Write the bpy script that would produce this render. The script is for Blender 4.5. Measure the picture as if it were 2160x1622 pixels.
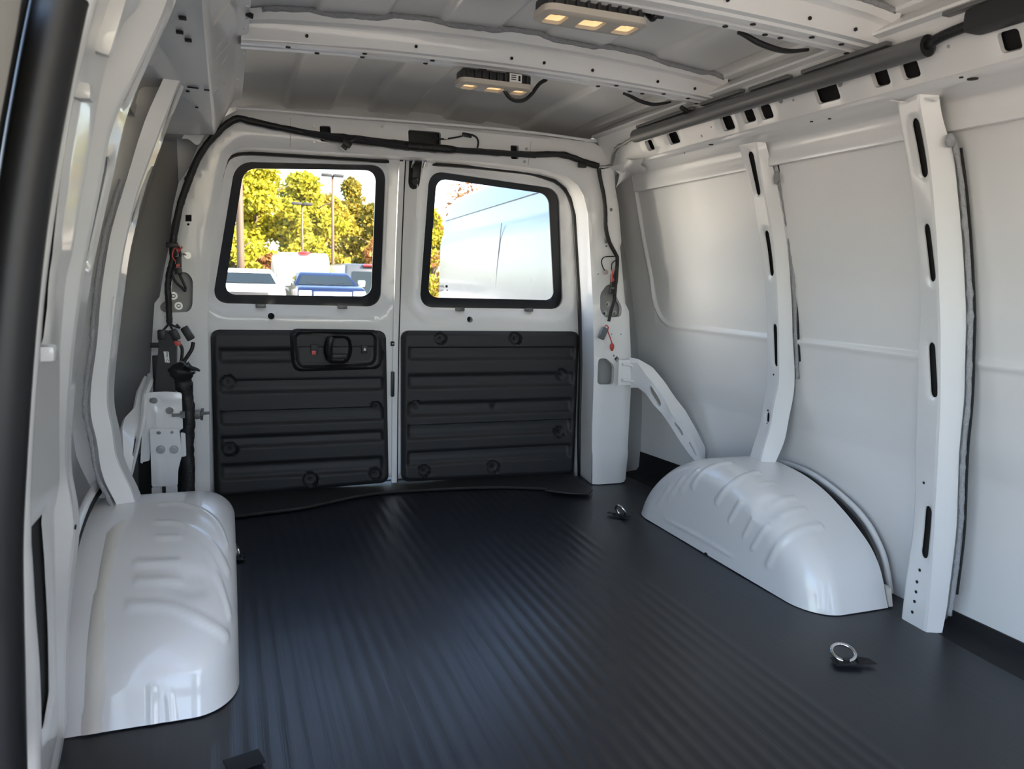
import bpy, math, random
import numpy as np
from mathutils import Vector, Matrix, noise
from mathutils.geometry import delaunay_2d_cdt

random.seed(7); RNG = np.random.default_rng(7)
S = bpy.context.scene
for o in list(bpy.data.objects): bpy.data.objects.remove(o)
PI = math.pi

# ------------------------------------------------------------------ camera
# world: x across the van (right in the picture), y towards the rear doors, z up, z=0 cargo floor
PW, PH, PF = 2160, 1622, 1620.0
EYE = np.array([0.0, 0.0, 0.823])
_y = np.array([475-1080, -(570-811), -PF]); _y /= np.linalg.norm(_y)
_r = math.radians(1.67); _h = np.array([math.cos(_r), -math.sin(_r), 0])
_z = np.cross(_h, _y); _z /= np.linalg.norm(_z)
_x = np.cross(_y, _z)
ROT = np.stack([_x, _y, _z])                       # world = ROT @ camera vector
cam = bpy.data.cameras.new('camera'); co = bpy.data.objects.new('camera', cam); S.collection.objects.link(co)
cam.sensor_width = 36; cam.sensor_fit = 'HORIZONTAL'; cam.lens = PF*36/PW; cam.clip_start = 0.02; cam.clip_end = 2000
co.matrix_world = Matrix.Translation(EYE) @ Matrix(ROT.tolist()).to_4x4()
cam.dof.use_dof = True; cam.dof.focus_distance = 2.6; cam.dof.aperture_fstop = 7.5
S.camera = co

# ------------------------------------------------------------------ light
S.view_settings.view_transform = 'Standard'; S.view_settings.look = 'None'
S.view_settings.gamma = 1; S.view_settings.use_curve_mapping = False
S.view_settings.exposure = 2.5
w = bpy.data.worlds.new('sky'); S.world = w; w.use_nodes = True
nt = w.node_tree; sk = nt.nodes.new('ShaderNodeTexSky'); sk.sky_type = 'NISHITA'
sk.sun_disc = False; sk.sun_elevation = math.radians(40); sk.sun_rotation = math.radians(130)
sk.altitude = 100; sk.air_density = 1.0; sk.dust_density = 1.5; sk.ozone_density = 1.0
bg = nt.nodes['Background']; bg.inputs[1].default_value = 0.24
hs_ = nt.nodes.new('ShaderNodeHueSaturation'); hs_.inputs['Saturation'].default_value = .95
nt.links.new(sk.outputs[0], hs_.inputs['Color']); nt.links.new(hs_.outputs[0], bg.inputs[0])
sl = bpy.data.lights.new('sun', 'SUN'); sl.energy = 8.0; sl.angle = math.radians(0.6); sl.color = (1, .88, .69)
so = bpy.data.objects.new('sun', sl); S.collection.objects.link(so)
SUN = Vector((0.66, -0.55, 0.62)).normalized()     # towards the sun: high, ahead of the van on its driver side
so.rotation_euler = SUN.to_track_quat('Z', 'Y').to_euler(); so.location = (10, -10, 12)
sk.sun_rotation = math.atan2(SUN.x, SUN.y)
# added spot lamp for a warm wall patch, standing in for reflected sun
gl = bpy.data.lights.new('added_bounce_spot', 'SPOT'); gl.energy = 170; gl.color = (1, .90, .72); gl.shadow_soft_size = .52; gl.spot_size = math.radians(26); gl.spot_blend = .6
go = bpy.data.objects.new('added_bounce_spot', gl); S.collection.objects.link(go); go.location = (-3.0, 4.25, 1.02)
go.rotation_euler = (go.location-Vector((.9, 2.6, .95))).to_track_quat('Z', 'Y').to_euler()

# ------------------------------------------------------------------ picture geometry
def ray(px, py): return ROT @ np.array([px-PW/2, -(py-PH/2), -PF])
def at(px, py, ax, val):
    r = ray(px, py); t = (val-EYE[ax])/r[ax]; return EYE+t*r
def onp(px, py, n, d):
    n = np.array(n, float); r = ray(px, py); t = (d-n@EYE)/(n@r); return EYE+t*r
def proj(P):
    v = (np.asarray(P, float)-EYE) @ ROT
    return np.stack([PW/2+PF*v[..., 0]/-v[..., 2], PH/2-PF*v[..., 1]/-v[..., 2]], -1)
def onsurf(px, py, fy, off=0.0):
    Y = 2.8
    for _ in range(8):
        P = at(px, py, 1, Y); Y = fy(P[2])-off
    return at(px, py, 1, Y)
def doorY(z): return 2.93-0.2*max(0.0, z-0.72)
def frameY(z): return 2.74-0.045*z
def lut(zs, vs): return lambda z: float(np.interp(z, zs, vs))
skinR = lut([0, .25, .38, .46, .55, .657, .84, 1.02, 1.23, 1.35], [1.70, 1.692, 1.685, 1.665, 1.655, 1.635, 1.60, 1.55, 1.49, 1.455])
def skinL(z): return 1.30-skinR(z)

# ------------------------------------------------------------------ materials
def mat(name, col, rough=.4, metal=0, coat=0, spec=.5, emit=None, estr=0):
    m = bpy.data.materials.new(name); m.use_nodes = True
    b = m.node_tree.nodes['Principled BSDF']
    b.inputs['Base Color'].default_value = (*col, 1); b.inputs['Roughness'].default_value = rough
    b.inputs['Metallic'].default_value = metal; b.inputs['Coat Weight'].default_value = coat
    b.inputs['Coat Roughness'].default_value = .06
    b.inputs['Specular IOR Level'].default_value = spec
    if emit: b.inputs['Emission Color'].default_value = (*emit, 1); b.inputs['Emission Strength'].default_value = estr
    return m
def add_noise(m, scale, bump=0.1, dist=.002, colvar=0.0, stretch=(1, 1, 1), roughvar=0.0, detail=4):
    t = m.node_tree; b = t.nodes['Principled BSDF']
    tc = t.nodes.new('ShaderNodeTexCoord'); mp = t.nodes.new('ShaderNodeMapping'); mp.inputs['Scale'].default_value = stretch
    n = t.nodes.new('ShaderNodeTexNoise'); n.inputs['Scale'].default_value = scale; n.inputs['Detail'].default_value = detail
    t.links.new(tc.outputs['Object'], mp.inputs[0]); t.links.new(mp.outputs[0], n.inputs['Vector'])
    if bump:
        bp = t.nodes.new('ShaderNodeBump'); bp.inputs['Strength'].default_value = bump; bp.inputs['Distance'].default_value = dist
        t.links.new(n.outputs[0], bp.inputs['Height']); t.links.new(bp.outputs[0], b.inputs['Normal'])
    if colvar:
        c = b.inputs['Base Color'].default_value[:]
        mx = t.nodes.new('ShaderNodeMix'); mx.data_type = 'RGBA'
        mx.inputs[6].default_value = (*[x*(1-colvar) for x in c[:3]], 1); mx.inputs[7].default_value = (*[min(1, x*(1+colvar)) for x in c[:3]], 1)
        t.links.new(n.outputs[0], mx.inputs[0]); t.links.new(mx.outputs[2], b.inputs['Base Color'])
    if roughvar:
        r = b.inputs['Roughness'].default_value
        mr = t.nodes.new('ShaderNodeMapRange'); mr.inputs[3].default_value = r-roughvar; mr.inputs[4].default_value = r+roughvar
        t.links.new(n.outputs[0], mr.inputs[0]); t.links.new(mr.outputs[0], b.inputs['Roughness'])
    return m
M = {}
M['paint'] = add_noise(mat('white_paint', (.80, .80, .80), .32, coat=.5), 3, .02, .01, .03)
M['skin'] = add_noise(mat('white_satin_paint', (.79, .79, .79), .38, coat=.25), 2, .03, .02, .03)
M['roof'] = add_noise(mat('roof_paint', (.80, .79, .77), .28, coat=.4), 2, .03, .02, .05)
M['mat'] = add_noise(mat('black_rubber', (.0105, .012, .017), .35, spec=.56), 6, .35, .0012, .15, (55, .6, 1), .05)
M['matplain'] = add_noise(mat('black_rubber_plain', (.009, .009, .011), .6, spec=.35), 300, .2, .0006)
M['plastic'] = add_noise(mat('black_grained_plastic', (.020, .020, .022), .55, spec=.45), 900, .35, .0006)
M['plastic_s'] = mat('black_smooth_plastic', (.012, .012, .013), .42, spec=.35)
M['rubber'] = mat('black_seal_rubber', (.012, .012, .013), .5)
M['frit'] = mat('black_glass_border', (.008, .008, .009), .25)
M['tape'] = add_noise(mat('black_loom_tape', (.010, .010, .011), .5), 120, .6, .004)
M['foam'] = add_noise(mat('grey_foam_sealer', (.34, .345, .36), .9), 250, .8, .004, .3)
M['seam'] = add_noise(mat('pale_seam_sealer', (.70, .665, .61), .5), 60, .3, .002)
M['steel'] = add_noise(mat('bare_steel', (.55, .55, .55), .28, 1), 60, .1, .001, .1)
M['zinc'] = mat('zinc_bolt', (.45, .45, .44), .35, 1)
M['grey'] = mat('grey_plastic', (.11, .112, .115), .4, coat=.1)
M['beige'] = mat('beige_plastic', (.50, .46, .40), .4)
M['doortrim'] = mat('grey_beige_door_trim', (.17, .155, .13), .6)
M['backgrey'] = mat('grey_back_sheet', (.30, .30, .30), .5)  # mid grey, darker than the body paint
M['red'] = mat('red_wire', (.55, .05, .03), .4)
M['redtag'] = mat('red_plastic', (.55, .06, .05), .4)
M['label'] = mat('white_label', (.8, .8, .78), .5)
M['dark'] = mat('dark_cavity', (.01, .01, .011), .8)  # near-black: print, and shade painted into holes, gaps and cavities
M['lamp'] = mat('warm_lens', (.8, .62, .4), .25, emit=(1, .62, .30), estr=.16)
M['foil'] = add_noise(mat('silver_loom_foil', (.4, .4, .38), .3, 1), 90, .8, .004)
M['asphalt'] = add_noise(mat('asphalt', (.29, .258, .215), .9), 40, .3, .01, .25)
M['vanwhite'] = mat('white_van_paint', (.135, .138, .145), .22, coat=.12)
M['carwhite'] = mat('white_car_paint', (.70, .70, .70), .25, coat=.4)
M['navy'] = mat('dark_blue_car_paint', (.004, .009, .035), .25, coat=.25, spec=.3)
M['silver'] = mat('grey_car_paint', (.07, .075, .08), .3, .2, coat=.4)
M['carglass'] = mat('car_glass', (.012, .018, .022), .08, spec=.25)
M['chrome'] = mat('chrome', (.7, .7, .7), .12, 1)
M['tyre'] = mat('tyre', (.02, .02, .02), .8)
M['taillamp'] = mat('red_lamp_lens', (.5, .02, .02), .2)
M['headlamp'] = mat('clear_lamp_lens', (.75, .77, .8), .1, .3)
M['pole'] = mat('brown_lamp_post', (.085, .055, .035), .6)
M['bark'] = add_noise(mat('bark', (.10, .075, .05), .9), 8, .5, .02, .3)
def leafmat(name, a, b):
    m = mat(name, a, .6, spec=.2); t = m.node_tree; p = t.nodes['Principled BSDF']
    g = t.nodes.new('ShaderNodeNewGeometry'); mx = t.nodes.new('ShaderNodeMix'); mx.data_type = 'RGBA'
    mx.inputs[6].default_value = (*a, 1); mx.inputs[7].default_value = (*b, 1)
    t.links.new(g.outputs['Random Per Island'], mx.inputs[0]); t.links.new(mx.outputs[2], p.inputs['Base Color'])
    tr = t.nodes.new('ShaderNodeBsdfTranslucent'); t.links.new(mx.outputs[2], tr.inputs[0])
    ms = t.nodes.new('ShaderNodeMixShader'); ms.inputs[0].default_value = .3
    t.links.new(p.outputs[0], ms.inputs[1]); t.links.new(tr.outputs[0], ms.inputs[2])
    t.links.new(ms.outputs[0], t.nodes['Material Output'].inputs[0]); return m
M['leaf_yellow'] = leafmat('yellow_green_leaves', (.17, .19, .012), (.50, .42, .035))
M['leaf_gold'] = leafmat('golden_leaves', (.22, .19, .02), (.44, .34, .045))
M['leaf_olive'] = leafmat('olive_leaves', (.10, .11, .02), (.34, .24, .035))
M['leaf_red'] = leafmat('rust_leaves', (.18, .07, .025), (.30, .15, .045))
def glassmat():
    m = bpy.data.materials.new('window_glass'); m.use_nodes = True; t = m.node_tree; t.nodes.remove(t.nodes['Principled BSDF'])
    a = t.nodes.new('ShaderNodeBsdfTransparent'); a.inputs[0].default_value = (.66, .67, .67, 1)
    g = t.nodes.new('ShaderNodeBsdfGlossy'); g.inputs['Roughness'].default_value = .01
    lw = t.nodes.new('ShaderNodeLayerWeight'); lw.inputs[0].default_value = .5
    p5 = t.nodes.new('ShaderNodeMath'); p5.operation = 'POWER'; p5.inputs[1].default_value = 5; t.links.new(lw.outputs['Facing'], p5.inputs[0])
    f = t.nodes.new('ShaderNodeMath'); f.operation = 'MULTIPLY_ADD'; f.inputs[1].default_value = .92; f.inputs[2].default_value = .06; t.links.new(p5.outputs[0], f.inputs[0])
    x = t.nodes.new('ShaderNodeMixShader'); t.links.new(f.outputs[0], x.inputs[0]); t.links.new(a.outputs[0], x.inputs[1]); t.links.new(g.outputs[0], x.inputs[2])
    t.links.new(x.outputs[0], t.nodes['Material Output'].inputs[0]); return m
M['glass'] = glassmat()

# ------------------------------------------------------------------ mesh helpers
WL = {}
def mk(name, V, F, m, parent=None, sharp=35, smooth=True, flip=False):
    V = np.asarray(V, float).reshape(-1, 3)
    base = np.array([(V[:, 0].min()+V[:, 0].max())/2, (V[:, 1].min()+V[:, 1].max())/2, V[:, 2].min()])
    me = bpy.data.meshes.new(name)
    me.from_pydata((V-base).tolist(), [], [tuple(int(i) for i in (f[::-1] if flip else f)) for f in F])
    me.materials.append(M[m] if isinstance(m, str) else m)
    if smooth:
        me.shade_smooth()
        if sharp: me.set_sharp_from_angle(angle=math.radians(sharp))
    me.update()
    o = bpy.data.objects.new(name, me); S.collection.objects.link(o)
    pl = WL[parent.name] if parent else np.zeros(3)
    o.location = base-pl; WL[o.name] = base
    if parent: o.parent = parent
    return o
def thing(name, label, cat, loc, group=None):
    o = bpy.data.objects.new(name, None); S.collection.objects.link(o); o.location = loc; o.empty_display_size = .05
    WL[o.name] = np.array(loc, float); return tag(o, label, cat, group)
def tag(o, label=None, cat=None, group=None, kind=None):
    if label: o['label'] = label
    if cat: o['category'] = cat
    if group: o['group'] = group
    if kind: o['kind'] = kind
    return o
class MB:
    def __init__(s): s.V = []; s.F = []
    def add(s, V, F):
        n = len(s.V); s.V += [tuple(map(float, v)) for v in V]; s.F += [tuple(i+n for i in f) for f in F]; return s
    def box(s, c, d, bev=0.0, rot=None):
        x, y, z = np.array(d)/2.0; b = min(bev, .98*min(x, y, z))
        V = []
        if b <= 0:
            V = [(i*x, j*y, k*z) for i in (-1, 1) for j in (-1, 1) for k in (-1, 1)]
            F = [(0, 1, 3, 2), (4, 6, 7, 5), (0, 4, 5, 1), (2, 3, 7, 6), (0, 2, 6, 4), (1, 5, 7, 3)]
        else:
            V, F = bevbox(x, y, z, b)
        V = np.array(V)
        if rot is not None: V = V @ np.array(rot).T
        return s.add(V+np.array(c), F)
    def tube(s, P, r, n=8, cap=True, lump=0.0):
        P = np.array(P, float); V = []; F = []
        T = np.gradient(P, axis=0); T /= np.linalg.norm(T, axis=1)[:, None]+1e-12
        u = np.cross(T[0], [0.3, 0.2, 1]); u /= np.linalg.norm(u)
        for i, p in enumerate(P):
            u = u-T[i]*(u@T[i]); u /= np.linalg.norm(u)+1e-12; v = np.cross(T[i], u)
            rr = (r[i] if hasattr(r, '__len__') else r)
            for k in range(n):
                a = 2*PI*k/n; q = rr*(1+lump*(random.random()-.5)) if lump else rr
                V.append(p+q*(math.cos(a)*u+math.sin(a)*v))
        for i in range(len(P)-1):
            for k in range(n):
                a, b = i*n+k, i*n+(k+1) % n; F.append((a, b, b+n, a+n))
        if cap: F.append(tuple(range(n))[::-1]); F.append(tuple((len(P)-1)*n+k for k in range(n)))
        return s.add(V, F)
    def disc(s, c, nrm, r, h, n=16, r2=None):
        nrm = np.array(nrm, float); nrm /= np.linalg.norm(nrm); c = np.array(c, float)
        u = np.cross(nrm, [0.11, 0.3, .9]); u /= np.linalg.norm(u); v = np.cross(nrm, u); r2 = r if r2 is None else r2
        V = [c+r*(math.cos(2*PI*k/n)*u+math.sin(2*PI*k/n)*v) for k in range(n)]+[c+h*nrm+r2*(math.cos(2*PI*k/n)*u+math.sin(2*PI*k/n)*v) for k in range(n)]
        F = [(k, (k+1) % n, n+(k+1) % n, n+k) for k in range(n)]+[tuple(range(n))[::-1], tuple(range(n, 2*n))]
        return s.add(V, F)
    def sphere(s, c, r, n=10, sc=(1, 1, 1)):
        V = []; F = []
        for i in range(n+1):
            t = PI*i/n
            for k in range(n*2):
                p = PI*k/n; V.append((c[0]+r*sc[0]*math.sin(t)*math.cos(p), c[1]+r*sc[1]*math.sin(t)*math.sin(p), c[2]+r*sc[2]*math.cos(t)))
        m = n*2
        for i in range(n):
            for k in range(m): F.append((i*m+k, (i+1)*m+k, (i+1)*m+(k+1) % m, i*m+(k+1) % m))
        return s.add(V, F)
    def prism(s, poly, d):                       # poly: 3-D loop; d: extrusion vector
        P = np.array(poly, float); n = len(P); d = np.array(d, float)
        V = np.vstack([P, P+d]); F = [tuple(range(n))[::-1], tuple(range(n, 2*n))]+[(k, (k+1) % n, n+(k+1) % n, n+k) for k in range(n)]
        return s.add(V, F)
    def build(s, name, m, parent=None, sharp=35, smooth=True): return mk(name, s.V, s.F, m, parent, sharp, smooth)
def bevbox(x, y, z, b):
    import bmesh
    bm = bmesh.new(); bmesh.ops.create_cube(bm, size=2)
    for v in bm.verts: v.co = Vector((v.co.x*x, v.co.y*y, v.co.z*z))
    bmesh.ops.bevel(bm, geom=bm.edges[:], offset=b, segments=2, profile=.6, affect='EDGES')
    bm.verts.index_update(); V = [tuple(v.co) for v in bm.verts]; F = [tuple(v.index for v in f.verts) for f in bm.faces]; bm.free(); return V, F
def gridF(n, m, closed=False):
    F = []
    for i in range(n-1):
        for j in range(m if closed else m-1): F.append((i*m+j, i*m+(j+1) % m, (i+1)*m+(j+1) % m, (i+1)*m+j))
    return F
def smooth_path(P, n=8):
    P = np.array(P, float); out = []
    Q = np.vstack([2*P[0]-P[1], P, 2*P[-1]-P[-2]])
    for i in range(1, len(Q)-2):
        for k in range(n):
            t = k/n; a, b, c, d = Q[i-1], Q[i], Q[i+1], Q[i+2]
            out.append(.5*((2*b)+(-a+c)*t+(2*a-5*b+4*c-d)*t*t+(-a+3*b-3*c+d)*t**3))
    out.append(P[-1]); return np.array(out)
def rpoly(P, r, n=6):
    P = np.array(P, float); out = []; N = len(P)
    for i in range(N):
        a, b, c = P[i-1], P[i], P[(i+1) % N]; rr = r[i] if hasattr(r, '__len__') else r
        d1 = (a-b); l1 = np.linalg.norm(d1); d2 = (c-b); l2 = np.linalg.norm(d2)
        q = min(rr, l1*.49, l2*.49); p0 = b+d1/l1*q; p1 = b+d2/l2*q
        if q < 1e-6: out.append(b); continue
        for k in range(n+1):
            t = k/n; out.append((1-t)**2*p0+2*t*(1-t)*(b*.8+.2*(p0+p1)/2)+t*t*p1)
    return np.array(out)
def rrect(cx, cy, w, h, r, n=5): return rpoly([(cx-w/2, cy-h/2), (cx+w/2, cy-h/2), (cx+w/2, cy+h/2), (cx-w/2, cy+h/2)], r, n)
def capsule(a, b, r, n=6):
    a = np.array(a, float); b = np.array(b, float); d = (b-a); L = np.linalg.norm(d); d = d/L if L > 1e-9 else np.array([1., 0]); nn = np.array([-d[1], d[0]])
    o = []
    for k in range(n+1): t = PI/2+PI*k/n; o.append(a+r*(math.cos(t)*d+math.sin(t)*nn))
    for k in range(n+1): t = -PI/2+PI*k/n; o.append(b+r*(math.cos(t)*d+math.sin(t)*nn))
    return np.array(o)
def circ(c, r, n=14): return np.array([(c[0]+r*math.cos(2*PI*k/n), c[1]+r*math.sin(2*PI*k/n)) for k in range(n)])
def inpoly(Q, P):
    Q = np.asarray(Q); x, y = Q[:, 0], Q[:, 1]; ins = np.zeros(len(Q), bool); n = len(P)
    for i in range(n):
        x0, y0 = P[i-1]; x1, y1 = P[i]
        c = (y0 > y) != (y1 > y)
        with np.errstate(divide='ignore', invalid='ignore'): xi = (x1-x0)*(y-y0)/(y1-y0+1e-30)+x0
        ins ^= c & (x < xi)
    return ins
def dpoly(Q, P, closed=True):
    Q = np.asarray(Q, float); P = np.asarray(P, float); d = np.full(len(Q), 1e9); n = len(P)
    for i in range(0 if closed else 1, n):
        a, b = P[i-1], P[i]; ab = b-a; t = np.clip(((Q-a) @ ab)/(ab@ab+1e-18), 0, 1)
        d = np.minimum(d, np.linalg.norm(Q-a-t[:, None]*ab, axis=1))
    return d
def resamp(P, step, closed=True):
    P = np.asarray(P, float); out = []; n = len(P)
    for i in range(n if closed else n-1):
        a, b = P[i], P[(i+1) % n]; k = max(1, int(math.ceil(np.linalg.norm(b-a)/step)))
        for j in range(k): out.append(a+(b-a)*j/k)
    return np.array(out)
def plate(outer, holes, step, fn, rim=None, outer_rim=None, hstep=None, mb=None):
    """triangulated sheet with holes: fn maps (n,2) to (n,3); rim(uv) gives the turned-in lip of each hole"""
    mb = mb or MB()
    O = resamp(outer, step); H = [resamp(h, hstep or step) for h in holes]
    pts = [O]; edges = []; n = 0
    for L in [O]+H:
        k = len(L); edges += [(n+i, n+(i+1) % k) for i in range(k)]; n += k
    x0, y0 = O.min(0); x1, y1 = O.max(0)
    gx, gy = np.meshgrid(np.arange(x0+step/2, x1, step), np.arange(y0+step/2, y1, step)); G = np.stack([gx.ravel(), gy.ravel()], 1)
    keep = inpoly(G, O) & (dpoly(G, O) > step*.45)
    for h in H:
        near = (G[:, 0] > h[:, 0].min()-step) & (G[:, 0] < h[:, 0].max()+step) & (G[:, 1] > h[:, 1].min()-step) & (G[:, 1] < h[:, 1].max()+step)
        idx = np.where(near & keep)[0]
        if len(idx): keep[idx] &= ~inpoly(G[idx], h) & (dpoly(G[idx], h) > (hstep or step)*.45)
    A = np.vstack([O]+H+[G[keep]])
    r = delaunay_2d_cdt([Vector(p) for p in A], edges, [], 0, 1e-7)
    V2 = np.array([tuple(v) for v in r[0]]); T = [tuple(f) for f in r[2]]
    C = np.array([V2[list(t)].mean(0) for t in T]); ok = inpoly(C, O)
    for h in H: ok &= ~inpoly(C, h)
    mb.add(fn(V2), [t for t, k in zip(T, ok) if k])
    for L, R in [(h, rim) for h in H]+[(O, outer_rim)]:
        if R is None: continue
        a = fn(L); b = R(L); k = len(L)
        mb.add(np.vstack([a, b]), [(i, (i+1) % k, k+(i+1) % k, k+i) for i in range(k)])
    return mb
def sst(x, a, b):
    t = np.clip((x-a)/(b-a), 0, 1); return t*t*(3-2*t)
def polyN(pts, n):
    """resample a 3-D polyline to n points by row order (interpolating evenly in length)"""
    P = np.array(pts, float); d = np.r_[0, np.cumsum(np.linalg.norm(np.diff(P, axis=0), axis=1))]; t = np.linspace(0, d[-1], n)
    return np.stack([np.interp(t, d, P[:, k]) for k in range(3)], 1)
def byz(pts, zs):
    P = np.array(sorted(map(tuple, pts), key=lambda p: p[2])); return np.stack([np.interp(zs, P[:, 2], P[:, k]) for k in range(2)]+[zs], 1)
class Strip:
    """sheet ruled between two 3-D edge curves; u runs along, v across (metres)"""
    def __init__(s, A, B, rel=None):
        s.A = np.array(A, float); s.B = np.array(B, float); mid = (s.A+s.B)/2
        s.d = np.r_[0, np.cumsum(np.linalg.norm(np.diff(mid, axis=0), axis=1))]; s.L = s.d[-1]; s.W = float(np.linalg.norm(s.B-s.A, axis=1).mean()); s.rel = rel
        c = np.cross(mid[-1]-mid[0], (s.B-s.A)[len(mid)//2]); c /= np.linalg.norm(c); 
        if c @ (EYE-mid[len(mid)//2]) < 0: c = -c
        s.n = c
        uu, vv = np.meshgrid(np.linspace(0, s.L, 400), np.linspace(0, s.W, 40)); s.tab = np.stack([uu.ravel(), vv.ravel()], 1); s.ptab = proj(s.raw(s.tab))
    def raw(s, Q):
        u = Q[:, 0]; t = (Q[:, 1]/s.W)[:, None]
        a = np.stack([np.interp(u, s.d, s.A[:, k]) for k in range(3)], 1); b = np.stack([np.interp(u, s.d, s.B[:, k]) for k in range(3)], 1)
        return a*(1-t)+b*t
    def __call__(s, Q):
        Q = np.asarray(Q, float); P = s.raw(Q)
        if s.rel is not None: P = P+s.n*s.rel(Q)[:, None]
        return P
    def off(s, dist): return lambda Q: s.raw(np.asarray(Q, float))-s.n*dist
    def uv(s, px, py): return s.tab[np.argmin(((s.ptab-np.array([px, py]))**2).sum(1))]
    def outer(s): return [(0, 0), (s.L, 0), (s.L, s.W), (0, s.W)]

# ================================================================== SETTING
# ---- floor: ribbed rubber mat
XS = []; ZS = []
x = -0.46
while x < 1.72:
    if -.12 < x < 1.10:
        for dx, dz in ((0, 0), (.004, .0007), (.015, .0007), (.019, 0)): XS.append(x+dx); ZS.append(dz)
        x += .034
    else: XS.append(x); ZS.append(0); x += .034
YS = np.r_[np.linspace(-1.6, .9, 8), np.linspace(.95, 2.98, 70)]
V = []
for yy in YS:
    for xx, zz in zip(XS, ZS):
        q = noise.noise(Vector((xx*2.3, yy*1.6, 3.1)))*.0045+noise.noise(Vector((xx*5, yy*4, 8.1)))*.0018
        V.append((xx, yy, zz+q-.003))
floor = mk('floor', V, gridF(len(YS), len(XS)), 'mat', sharp=50); tag(floor, kind='structure')
# turned-up edge of the mat at the right wall, in two lengths either side of the wheel arch
for ya, yb, h0, h1 in ((-.6, 1.33, .035, .03), (2.36, 2.93, .11, .085)):
    b = MB(); n = 24; V = []
    for i in range(n):
        t = i/(n-1); yy = ya+(yb-ya)*t; hh = h0+(h1-h0)*t
        for dx, dz in ((-.10, -.004), (-.05, .002), (-.02, .006), (-.008, .02), (-.006, hh), (.004, hh), (.004, 0)): V.append((skinR(.05)+dx, yy, dz))
    b.add(V, gridF(n, 7)); b.build('mat_edge', 'matplain', floor, 50)
# cut-outs slit in the mat round the anchor points
for px, py, sx, sy in ((515, 1606, .06, .04),):
    c = at(px, py, 2, .004); MB().box(c+np.array([0, 0, .0]), (sx, sy, .004), .001, rot=Matrix.Rotation(.25, 3, 'Z')).build('mat_flap', 'matplain', floor)
# rear sill plate and the raised lip of the mat in front of it
lip = [at(px, py, 2, 0) for px, py in ((450, 1096), (500, 1092), (560, 1085), (640, 1075), (700, 1062), (760, 1049), (830, 1041), (950, 1034), (1050, 1031), (1150, 1034), (1225, 1038))]
lip = smooth_path(lip, 6)
V = []
for p in lip:
    for q in (0, .5, 1):
        V.append((p[0]*(1-q)+q*(p[0]*1.03), p[1]*(1-q)+q*2.97, .010))
sill = mk('trim_1', V, gridF(len(lip), 3), 'plastic'); tag(sill, kind='structure')
e = lip+np.array([0, 0, .006]); MB().tube(e, .0065, 8).build('lip', 'rubber', sill)
MB().box((.66, 3.03, -.03), (1.6, .14, .09), .01).build('bumper_step', 'plastic', sill)
tipx = [at(px, py, 2, .011) for px, py in ((1205, 1000), (1222, 1022), (1250, 1036), (1243, 1043), (1200, 1042), (1150, 1036))]
MB().prism(tipx, (0, 0, .006)).build('sill_corner', 'plastic', sill)

# ---- side skins
def skin(name, fx, sgn, bead=True):
    ys = np.unique(np.r_[np.linspace(-1.3 if sgn > 0 else 1.12, 2.95, 90), np.linspace(2.60, 2.92, 50)]); zs = np.linspace(-.02, 1.40, 230)
    Yg, Zg = np.meshgrid(ys, zs); X = np.array([[fx(z) for y in ys] for z in zs])
    # pressed swage: horizontal at belt height, turning up in a rounded corner near the rear
    P = np.array([(-2, .657), (2.60, .657)]+[(2.60+.12*math.sin(a), .777-.12*math.cos(a)) for a in np.linspace(0, PI/2, 12)]+[(2.725, 1.0), (2.70, 1.40)])
    d = dpoly(np.stack([Yg.ravel(), Zg.ravel()], 1), P, closed=False).reshape(Yg.shape)
    rid = .007*(1-sst(d, .003, .011))
    inside = (Zg > .657) & (Yg < 2.72)
    X = X-sgn*rid+sgn*np.where(inside, .003, 0)*sst(d, .004, .012)
    V = np.stack([X, Yg, Zg], -1).reshape(-1, 3)
    o = mk(name, V, gridF(len(zs), len(ys)), 'skin', sharp=0); return tag(o, kind='structure')
wr = skin('wall_right', skinR, 1)
# the right wall ends above the belt at the cab, where the driver's window would be: cut by leaving the cab open ahead of y=-0.6
wl = skin('wall_left', skinL, -1)

# cab ahead of the cargo bay (behind the camera): door lower halves, cowl and roof edge that frame its windows
def slab(name, c, d, parent, m='skin'): return MB().box(c, d, .01).build(name, m, parent)
slab('cab_side', (-.36, -.95, .1), (.04, 1.5, .95), wl); slab('cab_post', (-.30, -.22, .75), (.08, .10, 1.3), wl); slab('cab_side', (1.70, -1.9, .1), (.04, 1.3, .95), wr)
slab('cab_cowl', (.66, -1.75, .10), (2.1, .30, .86), wr, 'plastic'); slab('cab_header', (.66, -1.32, 1.36), (2.0, .10, .10), wr)
slab('cab_shell', (-.30, -.75, 1.31), (.06, 1.2, .14), wl)
for sx in (.15, 1.15): slab('seat_back', (sx, -.62, .42), (.52, .16, .80), wr, 'plastic')

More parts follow.
